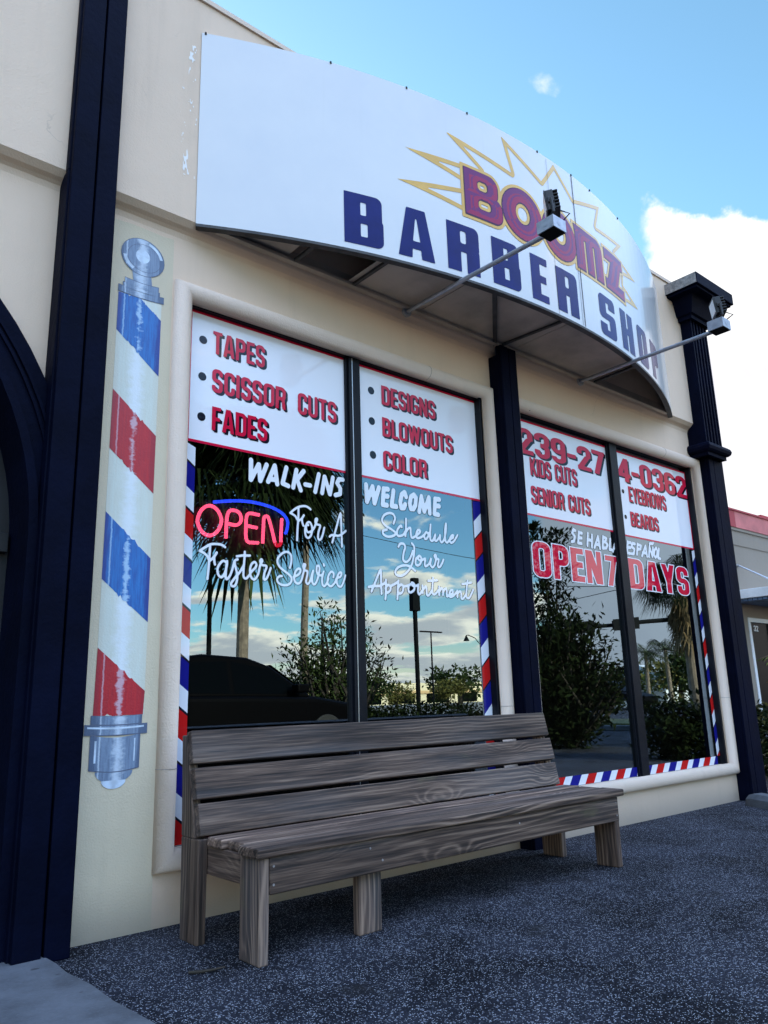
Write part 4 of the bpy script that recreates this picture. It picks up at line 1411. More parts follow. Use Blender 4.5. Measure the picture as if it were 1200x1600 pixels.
SYO = UY
awn = thing('awning_sign', 'white bowed metal awning sign with blue and maroon lettering over the windows', 'shop sign', (SX, UY, ZB))
arcs = [SR * AMAX * t for t in np.linspace(-1, 1, 49)]
fo = MB()
for a, b in zip(arcs[:-1], arcs[1:]):
    fo.face([cyl(a, ZB + 0.012), cyl(b, ZB + 0.012), cyl(b, ZS), cyl(a, ZS)])
    fo.face([cyl(a, ZS), cyl(b, ZS), cyl(b, ZS, -0.03), cyl(a, ZS, -0.03)])
    fo.face([cyl(a, ZS, -0.03), cyl(b, ZS, -0.03), cyl(b, ZB + 0.012, -0.03), cyl(a, ZB + 0.012, -0.03)])
face = fo.build('sign_face', M['signface'], awn, smooth=True)
# top cover down to the wall; black colour puts shade into the open bays
fo = MB()
for a, b in zip(arcs[:-1], arcs[1:]):
    A_, B_ = cyl(a, ZS - 0.05, -0.031), cyl(b, ZS - 0.05, -0.031)
    fo.face([A_, B_, (B_[0], UY, ZS - 0.05), (A_[0], UY, ZS - 0.05)])
fo.build('top_cover', M['black'], awn)
# soffit sheets (open bays at both ends), frame lip and wall angle
def soff(xa, xb, z=ZB + 0.018):
    q = MB()
    xs3 = np.linspace(xa, xb, 14)
    for a, b in zip(xs3[:-1], xs3[1:]):
        ya = SYC - math.sqrt((SR - 0.031) ** 2 - (a - SX) ** 2)
        yb = SYC - math.sqrt((SR - 0.031) ** 2 - (b - SX) ** 2)
        q.face([(a, min(ya, -0.03), z), (b, min(yb, -0.03), z), (b, UY + 0.02, z), (a, UY + 0.02, z)])
    return q.build('soffit_sheet', M['soffit'], awn)


soff(2.46, 3.02)
soff(3.024, 3.90)
soff(3.904, 4.79)
soff(1.75, 2.06, ZB + 0.03)
q = MB()
for a, b in zip(arcs[:-1], arcs[1:]):
    for (o0, o1, za, zb) in ((0.004, -0.035, ZB - 0.004, ZB + 0.0115),):
        q.hexa([cyl(a, za, o0), cyl(b, za, o0), cyl(b, za, o1), cyl(a, za, o1)], [cyl(a, zb, o0), cyl(b, zb, o0), cyl(b, zb, o1), cyl(a, zb, o1)])
q.build('bottom_lip', M['dark_lip'], awn)
q = MB()
q.box(1.64, 5.90, UY - 0.035, UY - 0.001, ZB - 0.002, ZB + 0.016)
q.box(1.64, 5.90, UY - 0.006, UY - 0.0005, ZB + 0.016, ZB + 0.08)
q.build('wall_angle', M['soffit'], awn, bevel=0.002)
q = MB()
for (A_, B_, w_) in (((2.50, UY), (2.50, -0.42), 0.02), ((3.74, UY), (3.19, -0.55), 0.028), ((3.77, UY), (3.83, -0.585), 0.016), ((4.83, UY), (4.82, -0.45), 0.02), ((2.10, UY), (2.10, -0.29), 0.02)):
    q = MB()
    d = Vector((B_[0] - A_[0], B_[1] - A_[1], 0))
    n_ = Vector((-d.y, d.x, 0)).normalized() * w_ / 2
    P_ = [Vector((A_[0], A_[1], 0)) + n_, Vector((A_[0], A_[1], 0)) - n_, Vector((B_[0], B_[1], 0)) - n_, Vector((B_[0], B_[1], 0)) + n_]
    q.hexa([(p.x, p.y, ZB + 0.001) for p in P_], [(p.x, p.y, ZB + 0.0165) for p in P_])
    q.build('frame_bar', M['dark_lip'], awn)
# panel joints and screw heads
q = MB()
for s_, wd, z0_, z1_ in ((0.258, 0.007, ZB + 0.02, ZS + 0.004), (0.232, 0.003, ZB + 0.02, 3.85), (-0.026, 0.002, ZB + 0.015, ZS - 0.02)):
    q = MB()
    q.face([cyl(s_ - wd / 2, z0_, 0.003), cyl(s_ + wd / 2, z0_, 0.003), cyl(s_ + wd / 2, z1_, 0.003), cyl(s_ - wd / 2, z1_, 0.003)])
    q.build('panel_joint', M['rubber'], face)
for s_ in (-2.30, -1.62, -1.15, -0.72, -0.11, 0.26, 0.50, 0.95):
    x, y, z = cyl(s_, ZS, 0.002)
    q = MB()
    q.box(x - 0.004, x + 0.004, y - 0.003, y + 0.008, z - 0.009, z + 0.004)
    q.build('clip', M['rubber'], face)

M['sign_blue'] = pmat('sign_blue', (0.006, 0.012, 0.115), 0.2, var=0.15, vscale=6, spec=0.15)
M['sign_maroon'] = pmat('sign_maroon', (0.30, 0.013, 0.075), 0.2, spec=0.2)
M['sign_purple'] = pmat('sign_purple', (0.15, 0.016, 0.115), 0.2, spec=0.2)
M['sign_outline'] = pmat('sign_outline', (0.05, 0.008, 0.05), 0.2, spec=0.2)
M['sign_yellow'] = pmat('sign_yellow', (0.64, 0.36, 0.045), 0.16, var=0.1, vscale=5)


def cplace(off):
    return lambda u, v: cyl(u, v, off)


SB = [('B', -1.558, -1.330), ('A', -1.242, -1.011), ('R', -0.923, -0.694), ('B', -0.595, -0.368), ('E', -0.271, -0.116), ('R', -0.028, 0.198),
      ('S', 0.468, 0.694), ('H', 0.788, 1.004), ('O', 1.100, 1.316), ('P', 1.425, 1.630)]
Z0, Z1 = 3.208, 3.516
for ch, s0, s1 in SB:
    q = MB()
    w_ = (s1 - s0) / (Z1 - Z0)
    cell = 0.0065
    xs = np.arange(s0 - 0.012, s1 + 0.012, cell)
    ys = np.arange(Z0 - 0.012, Z1 + 0.012, cell)
    X, Y = np.meshgrid((xs - s0) / (Z1 - Z0), (ys - Z0) / (Z1 - Z0))
    t_ = 0.305 if ch not in 'E' else 0.27
    if ch == 'R':
        r_ = 0.13
        lo = 0.42
        S = U_(np.maximum(rbs(X, Y, -w_, lo, w_, 1, r_), -X), bxs(X, Y, 0, 0, t_, 1))
        S = U_(S, np.maximum(rbs(X, Y, w_ - t_, -1, w_, 0.56, 0.10), -Y))
        S = cut(S, np.maximum(rbs(X, Y, t_, 0.60, w_ - t_, 0.86, 0.04), t_ - X))
    elif ch == 'A':
        S = cut(poly(X, Y, [(0, 0), (w_, 0), (w_ * 0.76, 1), (w_ * 0.24, 1)]), poly(X, Y, [(w_ * 0.40, 0.34), (w_ * 0.60, 0.34), (w_ * 0.52, 0.80), (w_ * 0.48, 0.80)]),
                poly(X, Y, [(w_ * 0.36, -0.1), (w_ * 0.64, -0.1), (w_ * 0.615, 0.18), (w_ * 0.385, 0.18)]))
    else:
        S = glyph(ch, X, Y, w_, t_, 0.165, 0.13)
    field_faces(q, S * (Z1 - Z0), xs, ys, cplace(0.0018), run=4)
    q.build('lettering', M['sign_blue'], face)

# maroon name over a yellow starburst, drawn with printed bevels
def name_field(X, Y):
    X, Y = X - 0.060, (Y - 3.598) * (0.332 / 0.325) + 3.640

    def u(a):
        return a
    H = 0.332
    z0 = 3.640
    out = []
    # B
    x, y = (X + 0.841) / H, (Y - z0) / H
    w_ = 0.90
    t_, b_ = 0.30, 0.27
    o = U_(np.maximum(rbs(x, y, -1, 0, w_, 0.56, 0.22), -x), np.maximum(rbs(x, y, -1, 0.44, w_ * 0.90, 1, 0.22), -x))
    o = cut(o, rbs(x, y, t_ + 0.02, 0.22, w_ - 0.30, 0.40, 0.07), rbs(x, y, t_ + 0.02, 0.61, w_ - 0.36, 0.79, 0.07))
    out.append(o * H)
    for c in (-0.366, -0.004):
        d = np.hypot((X - c) / 0.184, (Y - 3.806) / 0.186)
        di = np.hypot((X - c) / 0.062, (Y - 3.812) / 0.072)
        o = np.maximum((d - 1) * 0.184, -(di - 1) * 0.062)
        out.append(o)
    # M with rounded shoulders
    x, y = (X - 0.168) / H, (Y - z0) / H
    o = np.maximum(rbs(x, y, 0, -1, 1.06, 1, 0.24), -y)
    o = U_(o, poly(x, y, [(-0.03, 1.02), (0.5, 1.0), (0.5, 0.8), (0.0, 0.8)]))
    o = cut(o, np.maximum(rbs(x, y, 0.335, -1, 0.395, 0.74, 0.03), -2 - y), np.maximum(rbs(x, y, 0.68, -1, 0.735, 0.74, 0.03), -2 - y))
    out.append(o * H)
    # Z
    x, y = (X - 0.545) / H, (Y - z0) / H
    o = mn(bxs(x, y, 0.02, 0.72, 0.92, 1.0), bxs(x, y, 0, 0, 0.92, 0.27), par(x, y, (0.27, 0.03), (0.66, 0.97), 0.50))
    out.append(o * H)
    return out


cell = 0.0062
xs = np.arange(-0.86, 0.98, cell)
ys = np.arange(3.53, 4.00, cell)
X, Y = np.meshgrid(xs, ys)
fields = name_field(X, Y)
allS = mn(*fields)
q = MB()
field_faces(q, allS - 0.021, xs, ys, cplace(0.0022), 0, run=4)
for S in fields:
    gy_, gx_ = np.gradient(S, cell)
    depth = -S
    inner = depth > 0.042
    lit = (gx_ * -0.55 + gy_ * 0.83) > 0

    def mf(j, i, S=S, lit=lit, inner=inner):
        if -S[j, i] < 0.007:
            return 3
        a = bool(lit[j, i])
        return 2 if a != bool(inner[j, i]) else 1
    field_faces(q, S, xs, ys, cplace(0.0032), 0, mfun=mf, run=4)
q.build('shop_name', [M['sign_yellow'], M['sign_maroon'], M['sign_purple'], M['sign_outline']], face)

star = [(-0.775, 3.613), (-1.235, 3.680), (-0.775, 3.763), (-0.775, 3.812), (-1.180, 3.905), (-0.755, 3.930), (-0.640, 3.940), (-0.896, 4.115), (-0.379, 4.033), (-0.450, 4.269),
        (-0.094, 4.097), (0.053, 4.294), (0.250, 4.120), (0.625, 4.240), (0.540, 4.038), (0.960, 4.083), (0.810, 3.955), (1.200, 3.890), (0.930, 3.830), (0.910, 3.740), (1.200, 3.660), (0.930, 3.620)]
q = MB()
S = None
Xs = np.arange(-1.27, 1.25, 0.0075)
Ys = np.arange(3.56, 4.32, 0.0075)
X, Y = np.meshgrid(Xs, Ys)
# even-odd star polygon distance, drawn as an outline of constant width with mitred points
def inside(pts):
    r = np.zeros(X.shape, bool)
    for k in range(len(pts)):
        (ax, ay), (bx_, by_) = pts[k], pts[(k + 1) % len(pts)]
        c = ((ay > Y) != (by_ > Y)) & (X < (bx_ - ax) * (Y - ay) / (by_ - ay + 1e-12) + ax)
        r ^= c
    return r


def edge_dist(pts):
    d = np.full(X.shape, 9.0)
    for k in range(len(pts)):
        (ax, ay), (bx_, by_) = pts[k], pts[(k + 1) % len(pts)]
        ex, ey = bx_ - ax, by_ - ay
        tt = np.clip(((X - ax) * ex + (Y - ay) * ey) / (ex * ex + ey * ey), 0, 1)
        d = np.minimum(d, np.hypot(X - ax - tt * ex, Y - ay - tt * ey))
    return d


ins = inside(star)
dd = edge_dist(star)
sd_ = np.where(ins, -dd, dd)
S = np.maximum(sd_, -(sd_ + 0.029))
# keep the outline off the lettering itself
body = mn(*name_field(X, Y))
S = np.maximum(S, -(body - 0.010))
S = np.maximum(S, -bxs(X, Y, -0.74, 3.575, 0.86, 3.885))
field_faces(q, S, Xs, Ys, cplace(0.0012), 0, run=4)
q.build('starburst', M['sign_yellow'], face)

# ------------------------------------------------------------------ flood lights on arms
def flood(x, label):
    zc = ZB - 0.016
    t = thing('flood_light', label, 'flood light', (x, UY, zc), 'flood lights on arms under the awning sign')
    q = MB()
    q.tube([(x, UY - 0.001, zc), (x + 0.005, -0.55, zc), (x + 0.033, -1.09, zc + 0.005)], 0.0135, 10)
    q.tube([(x, UY - 0.001, zc), (x, UY - 0.018, zc)], 0.032, 12)
    q.build('arm', M['pmetal'], t, smooth=False)
    q = MB()
    bx0, by0, bz0 = x + 0.040, -1.135, zc + 0.028
    q.box(bx0 - 0.052, bx0 + 0.052, by0 - 0.052, by0 + 0.052, bz0 - 0.03, bz0 + 0.036)
    q.box(bx0 - 0.046, bx0 + 0.046, by0 - 0.046, by0 + 0.046, bz0 - 0.034, bz0 - 0.030, 1)
    q.tube([(bx0 - 0.053, by0, bz0 + 0.004), (bx0 - 0.0535, by0, bz0 + 0.004)], 0.014, 12)
    q.tube([(bx0 - 0.005, by0 - 0.0525, bz0), (bx0 - 0.005, by0 - 0.0530, bz0)], 0.012, 12)
    q.build('junction_box', [M['pmetal'], M['darksteel']], t, bevel=0.004)
    # lamp head: slim finned housing tipped towards the sign
    nrm = Vector((-0.62, 0.80, -0.10)).normalized()
    side = Vector((0, 0, 1)).cross(nrm).normalized()
    upv = nrm.cross(side)
    c = Vector((bx0 + 0.012, by0 + 0.0, bz0 + 0.130))
    mt = Matrix((side, nrm, upv)).transposed().to_4x4()
    mt.translation = c
    mt = mt @ Matrix.Scale(0.80, 4)
    q = MB()
    q.box(-0.080, 0.080, -0.020, 0.028, -0.068, 0.075, 0, mt)
    q.box(-0.083, 0.083, 0.028, 0.036, -0.072, 0.079, 0, mt)
    for k in range(6):
        z_ = -0.058 + k * 0.024
        q.box(-0.074, 0.074, -0.052, -0.020, z_, z_ + 0.010, 0, mt)
    q.box(-0.092, -0.080, -0.02, 0.02, -0.02, 0.02, 0, mt)
    q.box(0.080, 0.092, -0.02, 0.02, -0.02, 0.02, 0, mt)
    hd = q.build('lamp_head', M['lamp_black'], t, bevel=0.003)
    q = MB()
    q.box(-0.066, 0.066, 0.0365, 0.039, -0.052, 0.060, 0, mt)
    q.build('lens', M['lens'], hd)
    q = MB()
    q.tube([(bx0, by0, bz0 + 0.036), (bx0, by0, bz0 + 0.075)], 0.016, 10)
    q.tube([c + side * 0.078 - upv * 0.0, c + side * 0.078 - upv * 0.075, Vector((bx0, by0, bz0 + 0.062)), c - side * 0.078 - upv * 0.075, c - side * 0.078], 0.008, 8)
    q.build('bracket', M['lamp_black'], t)
    q = MB()
    q.tube([c - nrm * 0.04 - upv * 0.03, c - nrm * 0.085 - upv * 0.06, Vector((bx0 + 0.075, by0 - 0.01, bz0 + 0.06)), Vector((bx0 + 0.045, by0, bz0 + 0.034))], 0.004, 6)
    q.build('cable', M['rubber'], t)
    return t


flood(2.926, 'black flood light on the arm reaching in front of the maroon lettering')
flood(4.680, 'black flood light on the arm reaching in front of the corner pilaster')

# ------------------------------------------------------------------ neon sign inside the glass
M['neon_pink'] = emit('neon_pink', (1.0, 0.075, 0.17), 2.5)
M['neon_red'] = emit('neon_red', (1.0, 0.01, 0.045), 1.0)
M['neon_blue'] = emit('neon_blue', (0.015, 0.06, 1.0), 1.9)
neon = thing('neon_sign', 'pink and blue neon OPEN sign glowing behind the left window glass', 'neon sign', (1.95, 0.11, 1.7))


def smooth_path(p, closed=False, k=5):
    p = [(a / 1000.0, b / 1000.0) for a, b in p]
    n = len(p)
    o = []
    rngk = range(n - 1)
    for i in rngk:
        if closed:
            q0 = p[-2] if i == 0 else p[i - 1]
            q3 = p[1] if i == n - 2 else p[i + 2]
        else:
            q0, q3 = p[max(i - 1, 0)], p[min(i + 2, n - 1)]
        q1, q2 = p[i], p[i + 1]
        for s in np.linspace(0, 1, k + 1)[:-1]:
            o.append(tuple(0.5 * (2 * q1[m] + (q2[m] - q0[m]) * s + (2 * q0[m] - 5 * q1[m] + 4 * q2[m] - q3[m]) * s * s + (3 * q1[m] - q0[m] - 3 * q2[m] + q3[m]) * s ** 3) for m in (0, 1)))
    if not closed:
        o.append(p[-1])
    return o


for key, mm, closed in (('neon_o', 'neon_pink', True), ('neon_p', 'neon_pink', False), ('neon_e', 'neon_pink', False), ('neon_n', 'neon_pink', False), ('neon_b', 'neon_blue', False)):
    q = MB()
    for st in STROKES[key]:
        P_ = smooth_path(st, closed)
        q.tube([(x, 0.112 if i_ % 1 == 0 else 0.11, z) for i_, (x, z) in enumerate(P_)], 0.0088 if key != 'neon_b' else 0.0080, 10, closed=closed)
    q.build('neon_tube', M[mm], neon, smooth=True)
    if key == 'neon_n':                                  # unlit red bend at the foot of the last letter, given a weak glow
        zmin = min(z for _, z in P_)
        q = MB()
        q.tube([(x, 0.112, z) for x, z in P_[len(P_) // 2:] if z < zmin + 0.022], 0.0094, 10)
        q.build('tube_bend', M['neon_red'], neon, smooth=True)
q = MB()
q.tube([(2.10, 0.138, 1.60), (2.13, 0.15, 1.50), (2.20, 0.16, 1.38), (2.30, 0.15, 1.20), (2.36, 0.15, 0.7), (2.38, 0.15, 0.31)], 0.005, 6)
q.build('cord', M['rubber'], neon)
q = MB()
q.box(1.66, 2.21, 0.135, 0.142, 1.55, 1.84)
q.build('backing_board', M['black'], neon, bevel=0.004)
for (x, z) in ((1.70, 1.80), (2.16, 1.80), (1.80, 1.60), (2.05, 1.60)):
    q = MB()
    q.tube([(x, 0.142, z), (x, 0.112, z)], 0.006, 8)
    q.build('stand_off', M['rubber'], neon)

# ------------------------------------------------------------------ the bench
bench = thing('bench', 'weathered grey timber bench with slatted back in front of the windows', 'bench', (2.6, -0.45, 0))
LE = 0.2254
BY0, BZ0 = -0.345, 0.370


def lean_y(z):
    return BY0 + LE * (z - BZ0)


rw = np.random.RandomState(5)


def plank(name, corners_bot, corners_top, mat_, origin, bev=0.005):
    q = MB()
    q.hexa(corners_bot, corners_top)
    o = q.build(name, M[mat_], bench, origin=origin, bevel=bev)
    return o


# back planks, facing the street, each with real thickness, leaning back
for (za, zb, xa, xb) in ((0.640, 0.765, 1.492, 3.722), (0.509, 0.624, 1.496, 3.724), (0.378, 0.493, 1.500, 3.715)):
    ya, yb = lean_y(za), lean_y(zb)
    th = 0.038
    d0 = 0.006 * (rw.rand() - 0.5)
    bot = [(xa, ya, za), (xb, ya, za + 0.004 + d0), (xb, ya + th, za - 0.008), (xa, ya + th, za - 0.008)]
    tp = [(xa, yb, zb), (xb, yb, zb + 0.004), (xb, yb + th, zb - 0.008), (xa, yb + th, zb - 0.008)]
    plank('back_plank', bot, tp, 'wood_x', ((xa + xb) / 2, (ya + yb) / 2, (za + zb) / 2))
# seat planks running lengthwise, worn ends not quite in line
for (y0_, y1_, xa, xb, z_) in ((-0.462, -0.348, 1.524, 3.722, 0.375), (-0.597, -0.468, 1.530, 3.728, 0.373), (-0.735, -0.603, 1.533, 3.734, 0.375)):
    e = 0.012 * rw.randn(2)
    plank('seat_plank', [(xa + e[0], y0_, z_ - 0.034), (xb + e[1], y0_, z_ - 0.034), (xb + e[1], y1_, z_ - 0.034), (xa + e[0], y1_, z_ - 0.034)],
          [(xa + e[0], y0_, z_), (xb + e[1], y0_, z_), (xb + e[1], y1_, z_), (xa + e[0], y1_, z_)], 'wood_seat', ((xa + xb) / 2, (y0_ + y1_) / 2, z_ - 0.017), 0.007)
# front rail, side rails
plank('front_rail', [(1.570, -0.722, 0.218), (3.690, -0.722, 0.222), (3.690, -0.684, 0.222), (1.570, -0.684, 0.218)],
      [(1.570, -0.722, 0.3395), (3.690, -0.722, 0.3395), (3.690, -0.684, 0.3395), (1.570, -0.684, 0.3395)], 'wood_x', (2.6, -0.70, 0.28))
for x_ in (1.536, 3.652):
    plank('side_rail', [(x_, -0.584, 0.238), (x_ + 0.036, -0.584, 0.238), (x_ + 0.036, -0.300, 0.238), (x_, -0.300, 0.238)],
          [(x_, -0.584, 0.3392), (x_ + 0.036, -0.584, 0.3392), (x_ + 0.036, -0.300, 0.3392), (x_, -0.300, 0.3392)], 'wood_y', (x_, -0.45, 0.29))
# front legs
for (x_, w_) in ((1.530, 0.039), (3.650, 0.039)):
    plank('leg', [(x_, -0.718, 0.0), (x_ + w_, -0.718, 0.0), (x_ + w_, -0.586, 0.0), (x_, -0.586, 0.0)],
          [(x_, -0.721, 0.3385), (x_ + w_, -0.721, 0.3385), (x_ + w_, -0.586, 0.3385), (x_, -0.586, 0.3385)], 'wood_z', (x_, -0.65, 0.17))
plank('leg', [(1.992, -0.680, 0.0), (2.106, -0.680, 0.0), (2.106, -0.642, 0.0), (1.992, -0.642, 0.0)],
      [(1.992, -0.682, 0.3385), (2.106, -0.682, 0.3385), (2.106, -0.644, 0.3385), (1.992, -0.644, 0.3385)], 'wood_z', (2.05, -0.66, 0.17))
# rear posts, cut to the lean of the back
for x_ in (1.494, 3.690):
    yt_ = lean_y(0.745) + 0.0395
    q = MB()
    q.hexa([(x_, -0.340, 0), (x_ + 0.038, -0.340, 0), (x_ + 0.038, -0.205, 0), (x_, -0.205, 0)],
           [(x_, -0.343, 0.366), (x_ + 0.038, -0.343, 0.366), (x_ + 0.038, -0.196, 0.366), (x_, -0.196, 0.366)])
    q.hexa([(x_, -0.306, 0.3665), (x_ + 0.038, -0.306, 0.3665), (x_ + 0.038, -0.196, 0.3665), (x_, -0.196, 0.3665)],
           [(x_, yt_, 0.745), (x_ + 0.038, yt_, 0.745), (x_ + 0.038, -0.178, 0.745), (x_, -0.178, 0.745)])
    q.build('rear_post', M['wood_z'], bench, origin=(x_, -0.27, 0.37), bevel=0.004)
plank('rear_rail', [(1.535, -0.304, 0.235), (3.650, -0.304, 0.235), (3.650, -0.266, 0.235), (1.535, -0.266, 0.235)],
      [(1.535, -0.304, 0.335), (3.650, -0.304, 0.335), (3.650, -0.266, 0.335), (1.535, -0.266, 0.335)], 'wood_x', (2.6, -0.28, 0.29))
# screw heads
for (x, y, z) in ((1.585, -0.7225, 0.31), (1.585, -0.7225, 0.25), (3.67, -0.7225, 0.31), (3.67, -0.7225, 0.25), (2.02, -0.7225, 0.31), (2.08, -0.7225, 0.26), (2.9, -0.7225, 0.30)):
    q = MB()
    q.tube([(x, y - 0.0006, z), (x, y + 0.004, z)], 0.0045, 8)
    q.build('screw', M['pewter'], bench)

# ------------------------------------------------------------------ right of the shop: kerb stone, hedge, neighbour
A_, B_ = Vector((6.215, -0.135, 0)), Vector((5.62, -1.25, 0))
dv = (B_ - A_).normalized()
nv = Vector((-dv.y, dv.x, 0))
prof = [(0.0, 0.0), (0.008, 0.055), (0.040, 0.088), (0.12, 0.092), (0.155, 0.06), (0.165, 0.0)]
loops = []
for t_, sc_, sh_ in ((0.0, 0.50, 0.04), (0.03, 0.85, 0.01), (0.09, 1.0, 0.0), (0.5, 0.97, 0.004), (0.9, 1.02, 0.0), ((B_ - A_).length, 1.0, 0.0)):
    loops.append([tuple(A_ + dv * t_ + nv * (o_ + sh_) + Vector((0, 0, z_ * sc_))) for o_, z_ in prof])
q = MB()
for la, lb in zip(loops[:-1], loops[1:]):
    for k in range(len(prof) - 1):
        q.face([la[k], la[k + 1], lb[k + 1], lb[k]])
q.face(loops[0])
q.face(loops[-1][::-1])
tag(q.build('wheel_stop', M['concrete'], None, origin=(5.9, -0.7, 0.0)), 'low grey concrete curb stone running out from the corner pilaster', 'curb stone')


def leaf_cloud(mb, c, rad, n, size, rs, mi=0, flat_=0.3, hollow=0.35, aspect=0.45):
    c = Vector(c)
    for _ in range(n):
        while True:
            v = Vector((rs.uniform(-1, 1), rs.uniform(-1, 1), rs.uniform(-1, 1)))
            if hollow < v.length <= 1:
                break
        p = c + Vector((v.x * rad[0], v.y * rad[1], v.z * rad[2]))
        d = Vector((rs.randn(), rs.randn(), rs.randn() * 0.7)) + v * 0.8
        s = size * rs.uniform(0.6, 1.3)
        mb.leaf(p, d, (rs.randn() * 0.5, rs.randn() * 0.5, 1), s, s * aspect, mi)


def clumpy(mb, c, rad, nclump, nleaf, size, rs, clump=0.38, mi=0, aspect=0.45):
    c = Vector(c)
    for _ in range(nclump):
        while True:
            v = Vector((rs.uniform(-1, 1), rs.uniform(-1, 1), rs.uniform(-1, 1)))
            if v.length <= 1:
                break
        p = c + Vector((v.x * rad[0], v.y * rad[1], v.z * rad[2]))
        k = clump * rs.uniform(0.6, 1.25)
        leaf_cloud(mb, p, (rad[0] * k, rad[1] * k, rad[2] * k), nleaf, size, rs, mi, hollow=0.1, aspect=aspect)


def branches(mb, base, tips, r0, r1, rs, fork=0.3):
    base = Vector(base)
    for t_ in tips:
        t_ = Vector(t_)
        mid = base.lerp(t_, 0.5) + Vector((rs.randn(), rs.randn(), 0)) * 0.06 * (t_ - base).length
        f_ = base.lerp(mid, fork)
        mb.tube([base, f_, mid, t_], [r0, r0 * 0.85, (r0 + r1) / 2, r1], 6)


def frond(mb, base, d, ln, droop, rs, nl=22, ll=0.5, mi=0, mr=1, wd=0.035, fold=0.55):
    """feather palm leaf: arched rib with two rows of narrow leaflets"""
    d = Vector(d).normalized()
    base = Vector(base)
    pts = []
    p = base.copy()
    dd_ = d.copy()
    st = ln / 10
    for k in range(11):
        pts.append(p.copy())
        p = p + dd_ * st
        dd_ = (dd_ + Vector((0, 0, -droop * (0.04 + 0.026 * k)))).normalized()
    mb.tube(pts, [0.028 * (1 - 0.085 * k) for k in range(11)], 4, mr)
    for k in range(nl):
        t_ = 0.14 + 0.86 * k / (nl - 1)
        f_ = t_ * 10
        i_ = min(int(f_), 9)
        q_ = pts[i_].lerp(pts[i_ + 1], f_ - i_)
        tg = (pts[i_ + 1] - pts[i_]).normalized()
        sd__ = tg.cross(Vector((0, 0, 1)))
        sd__ = sd__.normalized() if sd__.length > 1e-3 else Vector((1, 0, 0))
        L_ = ll * math.sin(math.pi * (0.12 + 0.80 * t_)) * rs.uniform(0.8, 1.15)
        for s_ in (-1, 1):
            di = (sd__ * s_ + tg * 0.7 + Vector((0, 0, -fold * rs.uniform(0.5, 1.5)))).normalized()
            mb.leaf(q_, di, Vector((0, 0, 1)), L_, wd, mi)


def fan_leaf(mb, base, d, stem, ln, rs, nl=16, mi=0, mr=1, wd=0.05, droop=0.25):
    d = Vector(d).normalized()
    base = Vector(base)
    hub = base + d * stem + Vector((0, 0, -0.10 * stem))
    mb.tube([base, base + d * stem * 0.5, hub], [0.018, 0.014, 0.010], 4, mr)
    side_ = d.cross(Vector((0, 0, 1)))
    side_ = side_.normalized() if side_.length > 1e-3 else Vector((1, 0, 0))
    for k in range(nl):
        a = (-1.0 + 2.0 * k / (nl - 1)) * 1.9
        v = d * math.cos(a) + side_ * math.sin(a)
        mid_ = hub + v * ln * 0.55
        tip = hub + v * ln + Vector((0, 0, -droop * ln * rs.uniform(0.5, 1.8)))
        w_ = side_ * math.cos(a) - d * math.sin(a)
        mb.face([hub, mid_ + w_ * wd * 0.5, tip, mid_ - w_ * wd * 0.5], mi)


rs = np.random.RandomState(21)


def hedge(name, label, cat, c, rad, n, size, mat_, seed, group=None, stems=True):
    r = np.random.RandomState(seed)
    t = thing(name, label, cat, (c[0], c[1], 0), group)
    q = MB()
    clumpy(q, c, rad, int(n / 55) + 6, 55, size, r, clump=0.35)
    q.build('foliage', M[mat_], t)
    for k in range(5):
        q = MB()
        x = c[0] + r.uniform(-0.5, 0.5) * rad[0]
        y = c[1] + r.uniform(-0.5, 0.5) * rad[1]
        q.tube([(x, y, 0), (x + r.randn() * 0.05, y + r.randn() * 0.05, c[2])], [0.02, 0.01], 5)
        q.build('stem', M['bark'], t)
    return t


hedge('hedge', 'dark clipped hedge growing past the corner pilaster', 'hedge', (8.15, 0.62, 0.33), (1.35, 0.55, 0.36), 5200, 0.075, 'leaf_dark', 31)
hedge('bush', 'bright green leafy bush beyond the dark hedge and corner pilaster', 'bush', (10.6, 0.62, 0.46), (1.1, 0.55, 0.45), 5200, 0.085, 'leaf_fresh', 32)
t = thing('feather_palm', 'small palm with orange tinted fronds in front of the grey shop', 'palm', (12.4, 1.05, 0))
q = MB()
for k in range(15):
    a = 2 * math.pi * k / 15 + rs.uniform(-0.2, 0.2)
    frond(q, (12.4, 1.05, 0.75), (math.cos(a), math.sin(a), rs.uniform(0.5, 1.4)), rs.uniform(1.0, 1.45), 1.0, rs, 20, 0.34, 0 if k % 3 else 1, 2, 0.03)
q.build('crown', [M['leaf_mid'], M['leaf_orange'], M['bark']], t)
q = MB()
q.tube([(12.4, 1.05, 0), (12.4, 1.05, 0.8)], [0.11, 0.08], 10)
q.build('trunk', M['palmbark'], t)

# grey shop further along
M['grey_stucco'] = stucco('grey_stucco', (0.27, 0.225, 0.18))
M['red_band'] = pmat('faded_red_band', (0.50, 0.13, 0.13), 0.55, var=0.25, vscale=1.2)
M['deep_red'] = pmat('deep_red', (0.33, 0.012, 0.03), 0.5)
M['awning_white'] = pmat('awning_white', (0.72, 0.73, 0.75), 0.5, var=0.1)
M['blue_soffit'] = pmat('blue_soffit', (0.10, 0.16, 0.27), 0.5, var=0.3, vscale=3)
M['door_white'] = pmat('door_white', (0.68, 0.70, 0.72), 0.4)
NY = 5.0
nb = thing('neighbour_shop', 'grey stucco shop with a red roof band and white entrance awning beyond the corner', 'building', (22, NY, 0))
q = MB()
q.box(14.0, 18.05, NY, NY + 10, 0, 4.55)
q.box(19.25, 34.0, NY, NY + 10, 0, 4.55)
q.box(18.05, 19.25, NY, NY + 10, 2.50, 4.55)
q.box(18.05, 19.25, NY + 0.5, NY + 10, 0, 2.50)
q.build('wall', M['grey_stucco'], nb)
q = MB()
